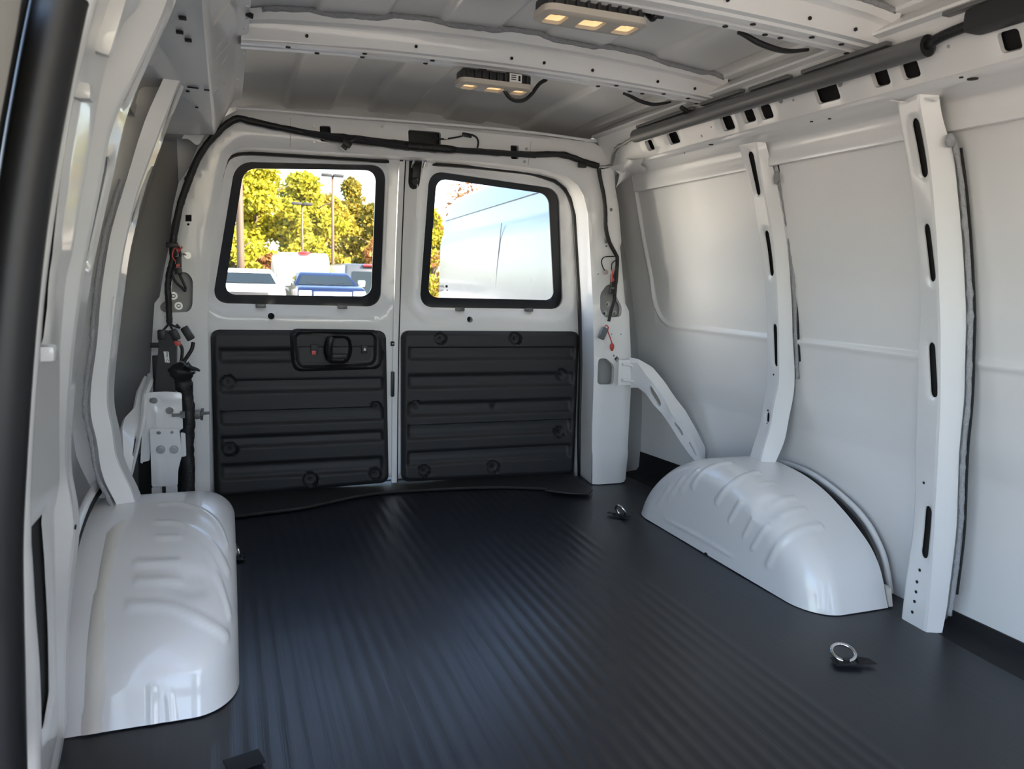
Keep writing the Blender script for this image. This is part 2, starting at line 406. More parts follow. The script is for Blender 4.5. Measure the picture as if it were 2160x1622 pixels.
# ---- pillars: pressed hat sections
def pillar(rows_l, rows_c, rows_o, yl, yc, yo, wall, slots, dots=(), name='pillar', zmax=1.26, facename=None, backx=None, sgn=1):
    zs = np.linspace(-.01, zmax, 70)
    def rs(rows, Y): return [at(px, py, 1, Y) for px, py in rows]
    L = smooth_path(byz(rs(rows_l, yl), zs), 1); C = byz(rs(rows_c, yc), zs); O = byz(rs(rows_o, yo), zs)
    L = byz(rs(rows_l, yl), zs)
    def sm(A):
        B = A.copy()
        for _ in range(3): B[1:-1] = (B[:-2]+2*B[1:-1]+B[2:])/4
        return B
    L, C, O = sm(L), sm(C), sm(O)
    # face with slots, edges rounded over
    t0, t1 = .07, .90
    A = L*(1-t0)+C*t0; B = L*(1-t1)+C*t1
    inw = np.zeros_like(C); inw[:, 0] = -sgn*.002
    st = Strip(A+inw, B+inw)
    holes = []
    for s in slots:
        a, b_, r = st.uv(*s[0]), st.uv(*s[1]), s[2]; holes.append(capsule(a, b_, r))
    def rel(Q):
        d = np.zeros(len(Q))
        for h in holes:
            dd = dpoly(Q, h); d = np.maximum(d, np.where(inpoly(Q, h), 1, 1-sst(dd, .001, .007)))
        return -.004*d
    st.rel = rel
    mb = plate(st.outer(), holes, .013, st, rim=st.off(.007), hstep=.005)
    # side web from the face to the skin
    W = []
    for f, push in ((0, 0), (.12, 0), (.5, 0), (.85, 0), (1, 0)):
        W.append(C*(1-f)+O*f)
    e0 = B+inw; mid = C*.965+B*.035
    bk = L.copy(); bk[:, 0] += sgn*.10; bk[:, 1] += .012
    G = np.stack([e0, mid]+W, 1); mb.add(G.reshape(-1, 3), gridF(len(zs), G.shape[1]))
    G2 = np.stack([A+inw, L, L*.8+bk*.2, bk], 1); mb.add(G2.reshape(-1, 3), gridF(len(zs), 4))
    o = mb.build(name, 'paint', wall, 40)
    gq = np.array([(u_, v_) for u_ in np.linspace(.02, st.L-.02, 40) for v_ in (.004, st.W-.004)]); mk('pillar_dark_back', st.off(.013)(gq), gridF(40, 2), 'dark', o, 0)  # dark sheet behind the slots: foam low down, elsewhere painted-in shade
    if dots:
        d = MB()
        for px, py, r in dots:
            q = st.uv(px, py); c = st(np.array([q]))[0]; d.disc(c-st.n*.001, st.n, r, .0025, 12)
        d.build('pillar_hole', 'dark', o)
    return L, C, O, st, o
def sealer(path, r, wall, name='seam_sealer', m='foam', lump=.5):
    P = smooth_path(path, 6); return MB().tube(P, [r*(1+.35*noise.noise(Vector((i*.5, 0, r*99)))) for i in range(len(P))], 7, True, lump).build(name, m, wall, 0)

P2l = [(1892, 205), (1892, 219), (1907, 294), (1923, 387), (1935, 502), (1939, 591), (1941, 680), (1937, 740), (1934, 857), (1930, 951), (1931, 1030), (1926, 1115), (1913, 1209), (1903, 1295), (1899, 1330)]
P2c = [(1937, 205), (1940, 216), (1955, 294), (1963, 352), (1969, 412), (1976, 502), (1981, 609), (1985, 716), (1984, 740), (1984, 857), (1976, 1021), (1973, 1068), (1967, 1185), (1960, 1279), (1955, 1331), (1953, 1350)]
P2o = [(1978, 200), (1984, 230), (1996, 284), (2010, 305), (2019, 395), (2028, 484), (2034, 573), (2039, 681), (2036, 740), (2035, 834), (2023, 951), (2021, 1021), (2018, 1115), (2007, 1209), (1995, 1302), (1988, 1326), (1985, 1350)]
_, _, O2, st2, p2 = pillar(P2l, P2c, P2o, 1.385, 1.305, 1.29, wr,
    [((1928, 264), (1946, 361), .0145), ((1952, 484), (1963, 583), .0135), ((1962, 735), (1967, 826), .0135), ((1955, 1078), (1947, 1168), .0135)],
    [(1949, 1018, .0035), (1940, 1203, .004), (1934, 1228, .004), (1932, 1248, .004), (1929, 1268, .004), (1925, 1290, .004)])
P1l = [(1553, 280), (1555, 293), (1585, 399), (1597, 470), (1606, 527), (1614, 598), (1618, 669), (1618, 680), (1618, 788), (1617, 824), (1610, 848), (1604, 897), (1589, 938), (1579, 972), (1570, 1000)]
P1c = [(1593, 275), (1595, 287), (1612, 399), (1626, 470), (1634, 527), (1639, 598), (1642, 669), (1643, 680), (1644, 816), (1633, 848), (1626, 905), (1611, 943), (1605, 978), (1600, 1000)]
P1o = [(1608, 270), (1611, 284), (1622, 327), (1635, 365), (1648, 436), (1660, 513), (1667, 583), (1671, 654), (1672, 711), (1677, 788), (1675, 832), (1663, 886), (1656, 932), (1631, 984), (1627, 1000)]
_, _, O1, st1, p1 = pillar(P1l, P1c, P1o, 1.99, 1.915, 1.90, wr,
    [((1581, 330), (1596, 402), .0135), ((1615, 495), (1625, 573), .013), ((1632, 691), (1635, 765), .013), ((1618, 875), (1617, 885), .010)],
    [(1632, 790, .003), (1620, 866, .003), (1617, 893, .003)])
# grey foam bead and dark tube painting the gap's shade beside each right pillar
for O, yy, k0, k1 in ((O2, 1.285, 3, 66), (O1, 1.895, 30, 66)):
    P = [O[k]+np.array([.004, -.008, 0]) for k in range(k0, k1, 4)]
    sealer(P, .0055, wr)
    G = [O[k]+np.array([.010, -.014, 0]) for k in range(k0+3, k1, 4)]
    MB().tube(smooth_path(G, 3), .0028, 6).build('seam_gap_shade', 'dark', wr, 0)
c = at(2004, 296, 1, 1.28); MB().sphere(c, .012, 7, (1, .7, 1.3)).build('seam_sealer', 'foam', wr)
c = at(1638, 375, 1, 1.89); MB().sphere(c, .012, 7, (.7, .7, 1.6)).build('seam_sealer', 'foam', wr)
for px, py, Y in ((1890, 213, 1.37), (1958, 208, 1.30), (1555, 288, 1.97), (1610, 282, 1.90)):     # torn top tabs of the pillars
    c = at(px, py, 1, Y); MB().box(c, (.02, .045, .003), .001, rot=Matrix.Rotation(.3, 3, 'X')).build('pillar_tab', 'paint', wr)

L1o = [(352, 150), (346, 157), (334, 193), (315, 227), (290, 300), (266, 383), (250, 433), (231, 500), (213, 616), (204, 733), (191, 816), (190, 883), (206, 928), (211, 993), (228, 1036), (250, 1064), (257, 1098), (258, 1115)]
L1c = [(392, 150), (388, 160), (358, 233), (325, 320), (292, 410), (275, 483), (262, 540), (248, 650), (240, 733), (231, 800), (230, 866), (243, 900), (246, 962), (266, 1002), (286, 1039), (294, 1064), (287, 1098), (287, 1115)]
L1l = [(400, 150), (396, 160), (366, 233), (333, 320), (300, 410), (283, 483), (270, 540), (256, 650), (247, 733), (239, 800), (238, 866), (252, 900), (256, 962), (276, 1002), (296, 1039), (304, 1064), (296, 1098), (296, 1115)]
L1l = [(p[0]+1, p[1]) for p in L1l]
L1c = [(p[0]-6, p[1]) for p in L1c]
pl1 = pillar(L1l, L1c, L1o, 2.0, 1.93, 1.92, wl, [((378, 190), (349, 275), .017), ((314, 375), (286, 455), .017), ((246, 640), (239, 740), .017)], sgn=-1, zmax=1.25)
L2o = [(296, -10), (286, 17), (248, 53), (230, 90), (206, 187), (186, 300), (166, 416), (146, 540), (133, 583), (121, 733), (119, 900), (120, 1024), (108, 1077), (112, 1300), (118, 1537), (100, 1622), (98, 1660)]
L2c = [(372, -10), (362, 7), (340, 53), (264, 213), (235, 267), (225, 347), (188, 533), (160, 731), (148, 823), (141, 916), (140, 1008), (155, 1042), (160, 1131), (150, 1193), (140, 1300), (135, 1537), (118, 1622), (112, 1660)]
L2l = [(380, -10), (370, 7), (348, 53), (275, 213), (258, 267), (243, 347), (200, 533), (168, 731), (156, 823), (148, 916), (147, 1008), (163, 1042), (168, 1131), (156, 1193), (144, 1300), (138, 1537), (121, 1622), (116, 1660)]
L2c = [(p[0]-(9 if p[1] < 760 else 3), p[1]) for p in L2c]
pl2 = pillar(L2l, L2c, L2o, 1.385, 1.31, 1.28, wl, [((350, 30), (278, 190), .019), ((230, 355), (194, 525), .019)], [(136, 1110, .004)], sgn=-1, zmax=1.31)
for Oo, k0, k1, dy in ((pl1[2], 12, 60, -.006), (pl2[2], 34, 66, -.006)):
    P = [Oo[k]+np.array([-.010, dy, 0]) for k in range(k0, k1, 4)]; sealer(P, .005, wl)

# ---- right cant rail (box section with access holes), ledge and spot-weld flange
RC = np.array([1.381, 1.245]); RT = np.array([1.325, 1.342]); RLn = np.linalg.norm(RT-RC); nrm = np.array([-(RT-RC)[1], 0, (RT-RC)[0]])/RLn
def railfn(dep=0.0, rel=None):
    def fn(Q):
        Q = np.asarray(Q, float); v = Q[:, 1]/RLn
        x = RC[0]+(RT[0]-RC[0])*v; z = RC[1]+(RT[1]-RC[1])*v
        d = dep+(rel(Q) if rel is not None else 0)
        return np.stack([x-nrm[0]*d, Q[:, 0], z-nrm[2]*d], 1)
    return fn
def railuv(px, py):
    P = onp(px, py, nrm, nrm@np.array([RC[0], 0, RC[1]])); return np.array([P[1], np.dot(P[[0, 2]]-RC, RT-RC)/RLn])
holes = []
for cx, cy, hw, hh in ((1370, 307, 8, 12), (1418, 293, 12, 13), (1533, 261, 14, 16), (1577, 246, 13, 15), (1613, 238, 14, 16), (1742, 198, 27, 20), (1855, 165, 18, 20), (1917, 150, 20, 19), (2128, 88, 25, 24)):
    c = railuv(cx, cy); a = railuv(cx-hw, cy); b_ = railuv(cx, cy-hh)
    holes.append(rrect(c[0], c[1], 2*abs(a[0]-c[0]), 2*abs(b_[1]-c[1]), .008))
for cx, cy, r in ((1646, 211, .009), (1772, 174, .010), (1673, 211, .004), (2000, 98, .004), (1480, 287, .005), (1500, 268, .003)):
    holes.append(circ(railuv(cx, cy), r, 10))
def rrel(Q):
    d = np.zeros(len(Q))
    for h in holes[:9]: d = np.maximum(d, np.where(inpoly(Q, h), 1, 1-sst(dpoly(Q, h), .002, .009)))
    return .004*d-.003*sst(np.sin(Q[:, 0]*14), .3, .9)
rb = plate([(-1.3, 0), (2.70, 0), (2.70, RLn), (-1.3, RLn)], holes, .022, railfn(0, rrel), rim=railfn(.014), hstep=.006)
prof = [(1.372, 1.252), (1.381, 1.245), (1.386, 1.240), (1.40, 1.238), (1.445, 1.236), (1.478, 1.232), (1.484, 1.226), (1.488, 1.196), (1.486, 1.192), (1.490, 1.170), (1.496, 1.168)]
ys = np.linspace(-1.3, 2.70, 40)
rb.add([(px, y, pz) for y in ys for px, pz in prof], gridF(len(ys), len(prof)))
rb.add([(px, y, pz) for y in ys for px, pz in ((1.325, 1.342), (1.318, 1.352), (1.300, 1.356), (1.300, 1.362), (1.36, 1.40))], gridF(len(ys), 5))
rail = rb.build('roof_rail', 'paint', wr, 40)
bq = railfn(.030)(np.array([(-.5, .004), (2.68, .004), (2.68, RLn-.004), (-.5, RLn-.004)])); mk('rail_shade_sheet', bq, [(0, 1, 2, 3)], 'dark', rail)  # dark sheet painting the unlit inside of the rail behind its holes
d = MB()
for px, py in ((1500, 312), (1516, 309), (1533, 304), (1562, 297), (1640, 272), (1652, 282), (1682, 281), (1720, 274), (1762, 264), (1849, 236), (2067, 190), (2088, 184), (1452, 322), (1475, 317)):
    P = at(px, py, 0, 1.486); d.sphere((1.486, P[1], P[2]), .0045, 5, (.4, 1, 1))
d.build('spot_weld', 'paint', rail)
d = MB()
for px, py, r in ((1712, 254, .004), (1750, 248, .004), (2028, 160, .004), (2052, 163, .010), (1444, 321, .002), (1500, 303, .007)):
    P = at(px, py, 2, 1.2365); d.disc((P[0], P[1], 1.2345), (0, 0, -1), r, .002, 10)
d.build('ledge_hole', 'dark', rail)
# gusset closing the rail into the rear corner
A = smooth_path([at(1303, 328, 1, 2.67), at(1314, 333, 1, 2.655), at(1332, 337, 2, 1.240), at(1358, 335, 2, 1.238)], 5); B = smooth_path([at(1299, 397, 1, 2.67), at(1308, 386, 1, 2.67), at(1330, 373, 0, 1.485), at(1358, 366, 0, 1.487)], 5); V = []
for i in range(len(A)):
    for t in np.linspace(0, 1, 8): V.append(A[i]*(1-t)+B[i]*t+np.array([.012*math.sin(PI*t)*(1 if t > .5 else -1), 0, 0]))
mk('corner_gusset', V, gridF(len(A), 8), 'paint', rail)

# ---- left cant rail
LC = np.array([-.021, 1.245]); LT = np.array([.033, 1.345]); LLn = np.linalg.norm(LT-LC); nl = np.array([(LT-LC)[1], 0, -(LT-LC)[0]])/LLn
def lrfn(dep=0.0):
    def fn(Q):
        Q = np.asarray(Q, float); v = Q[:, 1]/LLn
        return np.stack([LC[0]+(LT[0]-LC[0])*v-nl[0]*dep, Q[:, 0], LC[1]+(LT[1]-LC[1])*v-nl[2]*dep], 1)
    return fn
def lruv(px, py):
    P = onp(px, py, nl, nl@np.array([LC[0], 0, LC[1]])); return np.array([P[1], np.dot(P[[0, 2]]-LC, LT-LC)/LLn])
lh = []
for cx, cy, dx, dy, r in ((470, 22, 12, -16, .016), (471, 84, 13, -17, .008), (470, 108, 13, -16, .008), (468, 134, 12, -15, .008), (463, 172, 5, -6, .004), (464, 189, 10, -13, .007), (461, 215, 9, -11, .007), (456, 252, 8, -10, .007)):
    lh.append(capsule(lruv(cx-dx, cy-dy), lruv(cx+dx, cy+dy), r))
lb = plate([(-1.3, 0), (2.66, 0), (2.66, LLn), (-1.3, LLn)], [], .03, lrfn(0))
lh2 = [h for h in lh if h[:, 1].min() > .002 and h[:, 1].max() < LLn-.002 and h[:, 0].max() < 2.65]
lb = plate([(-1.3, 0), (2.66, 0), (2.66, LLn), (-1.3, LLn)], lh2, .022, lrfn(0), rim=lrfn(.014), hstep=.006)
prof = [(-.016, 1.254), (-.021, 1.245), (-.026, 1.240), (-.06, 1.238), (-.10, 1.236), (-.165, 1.232), (-.176, 1.224), (-.183, 1.196), (-.180, 1.192), (-.186, 1.165)]
ys = np.linspace(-1.3, 2.66, 40)
lb.add([(px, y, pz) for y in ys for px, pz in prof], gridF(len(ys), len(prof)))
lb.add([(px, y, pz) for y in ys for px, pz in ((.033, 1.345), (.036, 1.350), (.058, 1.358), (.060, 1.361), (.02, 1.39))], gridF(len(ys), 5))
railL = lb.build('roof_rail', 'paint', wl, 40)
bq = lrfn(.026)(np.array([(-.5, .004), (2.64, .004), (2.64, LLn-.004), (-.5, LLn-.004)])); mk('rail_shade_sheet', bq, [(0, 1, 2, 3)], 'dark', railL)  # same painted-in shade behind the left rail's slots
d = MB()
for px, py in ((385, 35), (379, 65), (397, 82)):
    P = at(px, py, 2, 1.2375); d.box((P[0], P[1], 1.235), (.012, .012, .004), .001)
for px, py, a in ((407, 183, .012), (396, 191, .004), (415, 225, .004), (436, 188, .006)):
    P = at(px, py, 2, 1.2375); d.box((P[0], P[1], 1.2355), (a*2, .006, .003), .001)
d.build('ledge_hole', 'dark', railL)
d = MB()
for px, py in ((520, 13), (520, 39), (515, 60), (514, 101), (513, 112), (505, 138), (500, 167), (499, 183)):
    P = onp(px, py, (0.3, 0, -1), .3*.047-1.3545); d.sphere(P, .005, 5, (1, 1, .4))
d.build('spot_weld', 'paint', railL)
d = MB(); P = onp(523, 30, (0.3, 0, -1), .3*.047-1.3545); d.box(P, (.022, .02, .006), .001, rot=Matrix.Rotation(.3, 3, 'Y')); d.build('flange_notch', 'dark', railL)
# curved gusset at the rear end of the left rail
A = smooth_path([at(px, py, 1, 2.62) for px, py in ((400, 255), (418, 254), (441, 257), (450, 250))], 5); B = smooth_path([at(px, py, 1, 2.68) for px, py in ((383, 293), (398, 294), (416, 306), (430, 290))], 5)
V = [];
for i in range(len(A)):
    for t in np.linspace(0, 1, 7): V.append(A[i]*(1-t)+B[i]*t+np.array([0, .02*math.sin(PI*t), 0]))
mk('corner_gusset', V, gridF(len(A), 7), 'paint', railL)

# ---- rear frame: D-pillars and header as one pressed ring round the door opening
def fr(Q):
    Q = np.asarray(Q, float); return np.stack([Q[:, 0], 2.74-.045*Q[:, 1], Q[:, 1]], 1)
def fpt(px, py): P = onsurf(px, py, frameY); return np.array([P[0], P[2]])
outer_px = [(318, 1085), (316, 786), (320, 716), (325, 640), (336, 626), (346, 566), (360, 500), (363, 483), (360, 466), (365, 433), (376, 386), (400, 350), (416, 310), (440, 272), (478, 242), (500, 231), (600, 238), (700, 247), (900, 262), (1100, 280), (1255, 300), (1275, 312), (1300, 345), (1301, 396), (1308, 436), (1314, 510), (1311, 521), (1322, 640), (1330, 657), (1334, 751), (1334, 816), (1327, 946), (1321, 1011), (1318, 1017)]
inner_px = [(1250, 1026), (1252, 900), (1256, 780), (1254, 650), (1248, 540), (1243, 450), (1234, 412), (1222, 390), (1200, 372), (1150, 357), (1100, 350), (1000, 339), (900, 332), (850, 329), (720, 321), (610, 314), (540, 310), (510, 312), (492, 320), (481, 335), (471, 370), (457, 460), (446, 540), (438, 630), (438, 700), (441, 900), (444, 1080)]
fo = [fpt(*p) for p in outer_px]; fi = [fpt(*p) for p in inner_px]
fo = [np.array([p[0], max(p[1], 0)]) for p in fo]; fi[0][1] = 0; fi[-1][1] = 0; fo[0][1] = 0; fo[-1][1] = 0
poly = np.array(fo+fi)
fh = []
for shp in ([(660, 0)],): pass
def pxhole(P, r): return rpoly([fpt(*p) for p in P], r, 4)
fh.append(pxhole([(674, 265), (698, 266), (698, 299), (676, 298)], .006))
fh.append(pxhole([(861, 273), (930, 279), (930, 312), (862, 306)], .008))
fh.append(pxhole([(1077, 306), (1094, 307), (1094, 336), (1078, 335)], .005))
fh.append(pxhole([(1280, 600), (1292, 600), (1300, 625), (1312, 648), (1310, 668), (1276, 670), (1266, 655), (1266, 620)], .012))
fh.append(pxhole([(1263, 756), (1280, 756), (1296, 772), (1294, 811), (1261, 811)], .012))
fh.append(pxhole([(366, 574), (395, 574), (407, 590), (406, 645), (398, 658), (345, 660), (336, 650), (340, 640), (360, 628)], .010))
fh.append(pxhole([(1281, 327), (1300, 333), (1308, 347), (1290, 349)], .003))
fh.append(pxhole([(391, 453), (404, 453), (404, 467), (391, 467)], .001))
fh.append(pxhole([(1275, 503), (1285, 503), (1285, 513), (1275, 513)], .001))
for px, py, r in ((398, 379, .006), (397, 473, .004), (806, 267, .004), (1289, 442, .007), (1279, 519, .004), (1262, 578, .003), (1290, 705, .003), (1310, 705, .003), (1295, 750, .005), (1309, 783, .010)): fh.append(circ(fpt(px, py), r, 12))
dm = fpt(1301, 757); fh.append(np.array([dm+np.array(q) for q in ((0, .013), (.012, 0), (0, -.013), (-.012, 0))]))
def frel(Q):
    P = fr(Q); d = dpoly(Q, np.array(fi), closed=False)
    P[:, 1] += .012*(1-sst(d, 0, .022))
    do = dpoly(Q, np.array(fo), closed=False); P[:, 1] += .012*(1-sst(do, 0, .012))
    z = Q[:, 1]; P[:, 1] += .006*sst(z, .13, .145)-.006          # seam step low on the pillar
    return P
fb = plate(poly, fh, .022, frel, rim=lambda Q: fr(Q)+np.array([0, .02, 0]), hstep=.008)
# reveal running back to the doors
fi3 = fr(np.array(fi)); cxm = np.array([.665, 0, .6])
rv = []
for k, (dy, sc) in enumerate(((0.012, 1), (.02, 1.0), (.10, 1.012), (.15, 1.02), (.155, 1.035), (.20, 1.04))):
    q = fi3.copy(); q[:, 1] += dy
    q[:, 0] = cxm[0]+(q[:, 0]-cxm[0])*sc; up = q[:, 2] > .9; q[up, 2] = .9+(q[up, 2]-.9)*(1+(sc-1)*.8); rv.append(q)
fb.add(np.array(rv).reshape(-1, 3), gridF(len(rv), len(fi)))
# outer flange edge, thickness
fo3 = fr(np.array(fo)); fo3[:, 1] += .012
fb.add(np.vstack([fo3, fo3+np.array([0, .03, 0])]), gridF(2, len(fo)))
wb = fb.build('wall_back', 'paint', None, 40); tag(wb, kind='structure')
# outer body sheets closing the cavities behind the header and above the cant rails
MB().box((.665, 2.97, 1.35), (1.75, .05, .28), .01).build('rear_header', 'paint', wb)
MB().box((.665, 2.90, 1.300), (1.75, .20, .022), .004).build('rear_header', 'paint', wb)
for x_ in (1.50, -.16): MB().box((x_, 2.83, 1.325), (.24, .22, .16), .01).build('corner_closing', 'paint', wb)
for nm_, x_ in (('right', 1.455), ('left', -.095)):
    MB().box((x_, .83, 1.405), (.26, 4.3, .012), .003).build('gutter_panel', 'paint', wb)
# panels behind the frame: corner closing sheets and the recess floors seen through the big holes
def bk(pxs, Y, name, m='paint', d=.004): return MB().prism([at(px, py, 1, Y) for px, py in pxs], (0, d, 0)).build(name, m, wb)
MB().box((1.545, 2.90, .66), (.33, .01, 1.36)).build('corner_sheet', 'backgrey', wb)  # grey tone carries the shade of the corner cavity
MB().box((-.255, 2.90, .66), (.36, .01, 1.36)).build('corner_sheet', 'backgrey', wb)
bk([(1258, 590), (1320, 590), (1322, 690), (1258, 690)], 2.745, 'recess_plate', 'backgrey')
bk([(1255, 750), (1300, 750), (1300, 820), (1255, 820)], 2.765, 'recess_plate', 'backgrey')
bk([(340, 570), (412, 570), (412, 664), (334, 664)], 2.745, 'recess_plate', 'backgrey')
bk([(855, 265), (935, 272), (935, 318), (855, 312)], 2.72, 'recess_plate', 'plastic_s')
bk([(668, 258), (704, 260), (704, 304), (668, 304)], 2.72, 'recess_plate', 'dark')
bk([(1070, 300), (1100, 302), (1100, 342), (1070, 340)], 2.72, 'recess_plate', 'dark')
bk([(1272, 320), (1312, 325), (1312, 355), (1272, 353)], 2.72, 'recess_plate', 'dark')
bk([(386, 448), (409, 448), (409, 480), (386, 480)], 2.725, 'recess_plate', 'dark')
d = MB()
for px, py in ((1281, 642), (1275, 661), (1296, 661)): d.disc(at(px, py, 1, 2.745), (0, -1, 0), .011, .004, 12).disc(at(px, py, 1, 2.741), (0, -1, 0), .006, .012, 8, .004)
for px, py in ((366, 624), (377, 645)): d.disc(at(px, py, 1, 2.745), (0, -1, 0), .013, .004, 12).disc(at(px, py, 1, 2.741), (0, -1, 0), .007, .012, 8, .004)
d.build('hinge_bolt', 'zinc', wb)
d = MB()
for px, py in ((663, 266), (662, 299), (1110, 314), (1106, 341), (806, 267)): P = onsurf(px, py, frameY); d.disc(P+np.array([0, -.001, 0]), (0, -1, 0), .005, .003, 10)
d.build('rivet', 'zinc', wb)
# header top lip and black slot over the doors with seal
hl = smooth_path([onsurf(px, py, frameY) for px, py in ((498, 229), (600, 236), (700, 245), (900, 260), (1100, 278), (1258, 299))], 8)
MB().tube(hl+np.array([0, -.004, .001]), .005, 8).build('header_lip', 'paint', wb)
sd = smooth_path([(q[0], q[1]-.004, q[2]) for q in rv[3][::1]], 2)
MB().tube(sd+np.array([0, .012, 0]), .012, 8).build('door_seal', 'rubber', wb, 0)
for px in (613, 1115):                                                     # seams across the header
    a = onsurf(px*1.0 if px < 700 else 1121, 248 if px < 700 else 297, frameY, .001); b_ = onsurf(px if px < 700 else 1114, 310 if px < 700 else 350, frameY, .001)
    MB().tube([a, (a+b_)/2, b_], .0016, 5).build('header_seam', 'seam', wb)

# ---- ceiling: ribbed roof skin with two bows
ribX = [.21, .375, .504, .658, .79, .95, 1.106, 1.28]
xs = np.unique(np.r_[np.linspace(.02, 1.37, 40)]+0); xs = sorted(set(list(np.round(xs, 4))+[round(r+d, 4) for r in ribX for d in (-.012, -.006, 0, .006, .012)]))
ys = np.r_[np.linspace(-1.3, 1.0, 10), np.linspace(1.05, 2.95, 60)]
def rib(x):
    h = 0.0
    for k, r in enumerate(ribX): h += (1 if k % 2 == 0 else -1)*float(sst(np.array(x), r-.009, r+.009))
    return h
def roofz(x, y, ribs=True):
    z = 1.452-.040*((x-.69)/.65)**2-.10*max(0, abs(x-.69)-.58)+0
    env = 1-math.exp(-((y-1.97)/.05)**2)-math.exp(-((y-1.36)/.05)**2)
    if ribs: z += -.014*rib(x)*env
    return z-.02*float(sst(np.array(y), 2.6, 2.95))
V = [(x, y, roofz(x, y)) for y in ys for x in xs]
ceil = mk('ceiling', V, gridF(len(ys), len(xs)), 'roof', sharp=0); tag(ceil, kind='structure')
def bow(yc, name, zoff=0.0, wide=1.0, foam=True):
    xs = np.linspace(.045, 1.345, 60)
    prof = [(-.055, .052), (-.050, .040), (-.047, .034), (-.036, .032), (-.033, .030), (-.028, .010), (-.024, .005), (-.012, .004), (-.008, .001), (.006, 0), (.010, .006), (.022, .007), (.026, .001), (.040, 0), (.044, .004), (.048, .05)]
    def za(x): return 1.362+zoff-.020*((x-.69)/.65)**2
    V = [(x, yc+py*wide, za(x)+pz*(roofz(x, yc, False)-za(x)-.003)/.052) for x in xs for py, pz in prof]
    o = mk(name, V, gridF(len(xs), len(prof)), 'paint', ceil, 30)
    d = MB()
    for x, py, r in [(.19, -.031, .004), (.45, -.031, .004), (.70, -.031, .004), (.79, -.031, .004), (.93, -.031, .004), (1.13, -.031, .004), (1.25, -.031, .004)]:
        d.disc((x, yc+(py-.0005)*wide, za(x)+.02), (0, -1, .1), r, .003, 10)
    for x, py in [(.15, .0), (.33, .0), (.50, 0), (1.02, 0), (1.17, 0), (1.25, 0), (.22, .033), (.33, .033), (.49, .033), (.98, .033), (1.12, .033), (1.30, .033), (1.08, .033)]:
        d.disc((x, yc+py*wide, za(x)+.0005), (0, 0, -1), .006, .0015, 10)
    d.build('bow_hole', 'dark', o)
    if foam:
        P = [(x, yc-.052*wide, roofz(x, yc-.05)-.006) for x in np.linspace(.09, 1.33, 34)]
        MB().tube(smooth_path(P, 4), [.007*(1+.25*noise.noise(Vector((i*.35, 1, yc)))) for i in range(133)], 8, True, .25).build('bow_foam', 'foam', o, 0)
    return o, za
bow2, za2 = bow(1.975, 'roof_bow')
bow1, za1 = bow(1.385, 'roof_bow', -.006, 1.15)
for yc, za in ((1.975, za2), (1.385, za1)):                       # end brackets at the right rail
    MB().box((1.335, yc+.01, za(1.33)+.012), (.012, .07, .05), .003, rot=Matrix.Rotation(.35, 3, 'Y')).build('bow_bracket', 'paint', ceil)

# ================================================================== WHEEL ARCHES
def arch_grid(side, xo):
    N, K = 150, 120
    pr = smooth_path([(1.440, 0, 0), (1.452, .03, 0), (1.466, .07, 0), (1.487, .108, 0), (1.522, .146, 0), (1.580, .186, 0), (1.64, .219, 0), (1.70, .246, 0), (1.78, .268, 0), (1.87, .279, 0), (1.95, .281, 0), (2.03, .271, 0), (2.11, .246, 0), (2.19, .208, 0), (2.26, .160, 0), (2.32, .105, 0), (2.362, .05, 0), (2.385, 0, 0)], 6)
    pr = polyN(pr, N)[::-1]; py = pr[:, 0]-1.915; pz = np.maximum(pr[:, 1], 0)
    xs = []; sc = []; dz = []
    for v in np.linspace(0, 1, K):
        if v < .45: xs.append(xo-(xo-1.455)*v/.45); sc.append(1)
        elif v < .72:
            a = (v-.45)/.27*PI/2; xs.append(1.455-.085*math.sin(a)); sc.append(1-.24*(1-math.cos(a)))
        else:
            q = (v-.72)/.28; xs.append(1.37+.0*q); sc.append(.76*(1-q)+.02*q)
    xs = np.array(xs); sc = np.array(sc)
    Y = 1.915+py[:, None]*(sc[None, :]*.55+.45 if False else sc[None, :]); Z = pz[:, None]*sc[None, :]
    X = np.broadcast_to(xs[None, :], Y.shape).copy()
    X = X-.012*np.clip(1-np.abs(Y-1.9)/.3, 0, 1)*(np.arange(K)/K > .6)[None, :]*0
    if side < 0: X = 1.38-X
    P = np.stack([X, Y, Z], -1)
    du = np.gradient(P, axis=0); dv = np.gradient(P, axis=1); n = np.cross(du, dv); n /= np.linalg.norm(n, axis=-1)[..., None]+1e-12
    out = P-np.array([1.62 if side > 0 else -.24, 1.915, 0]); flip = np.sign((n*out).sum(-1)); flip[flip == 0] = 1
    return P, n*flip[..., None]
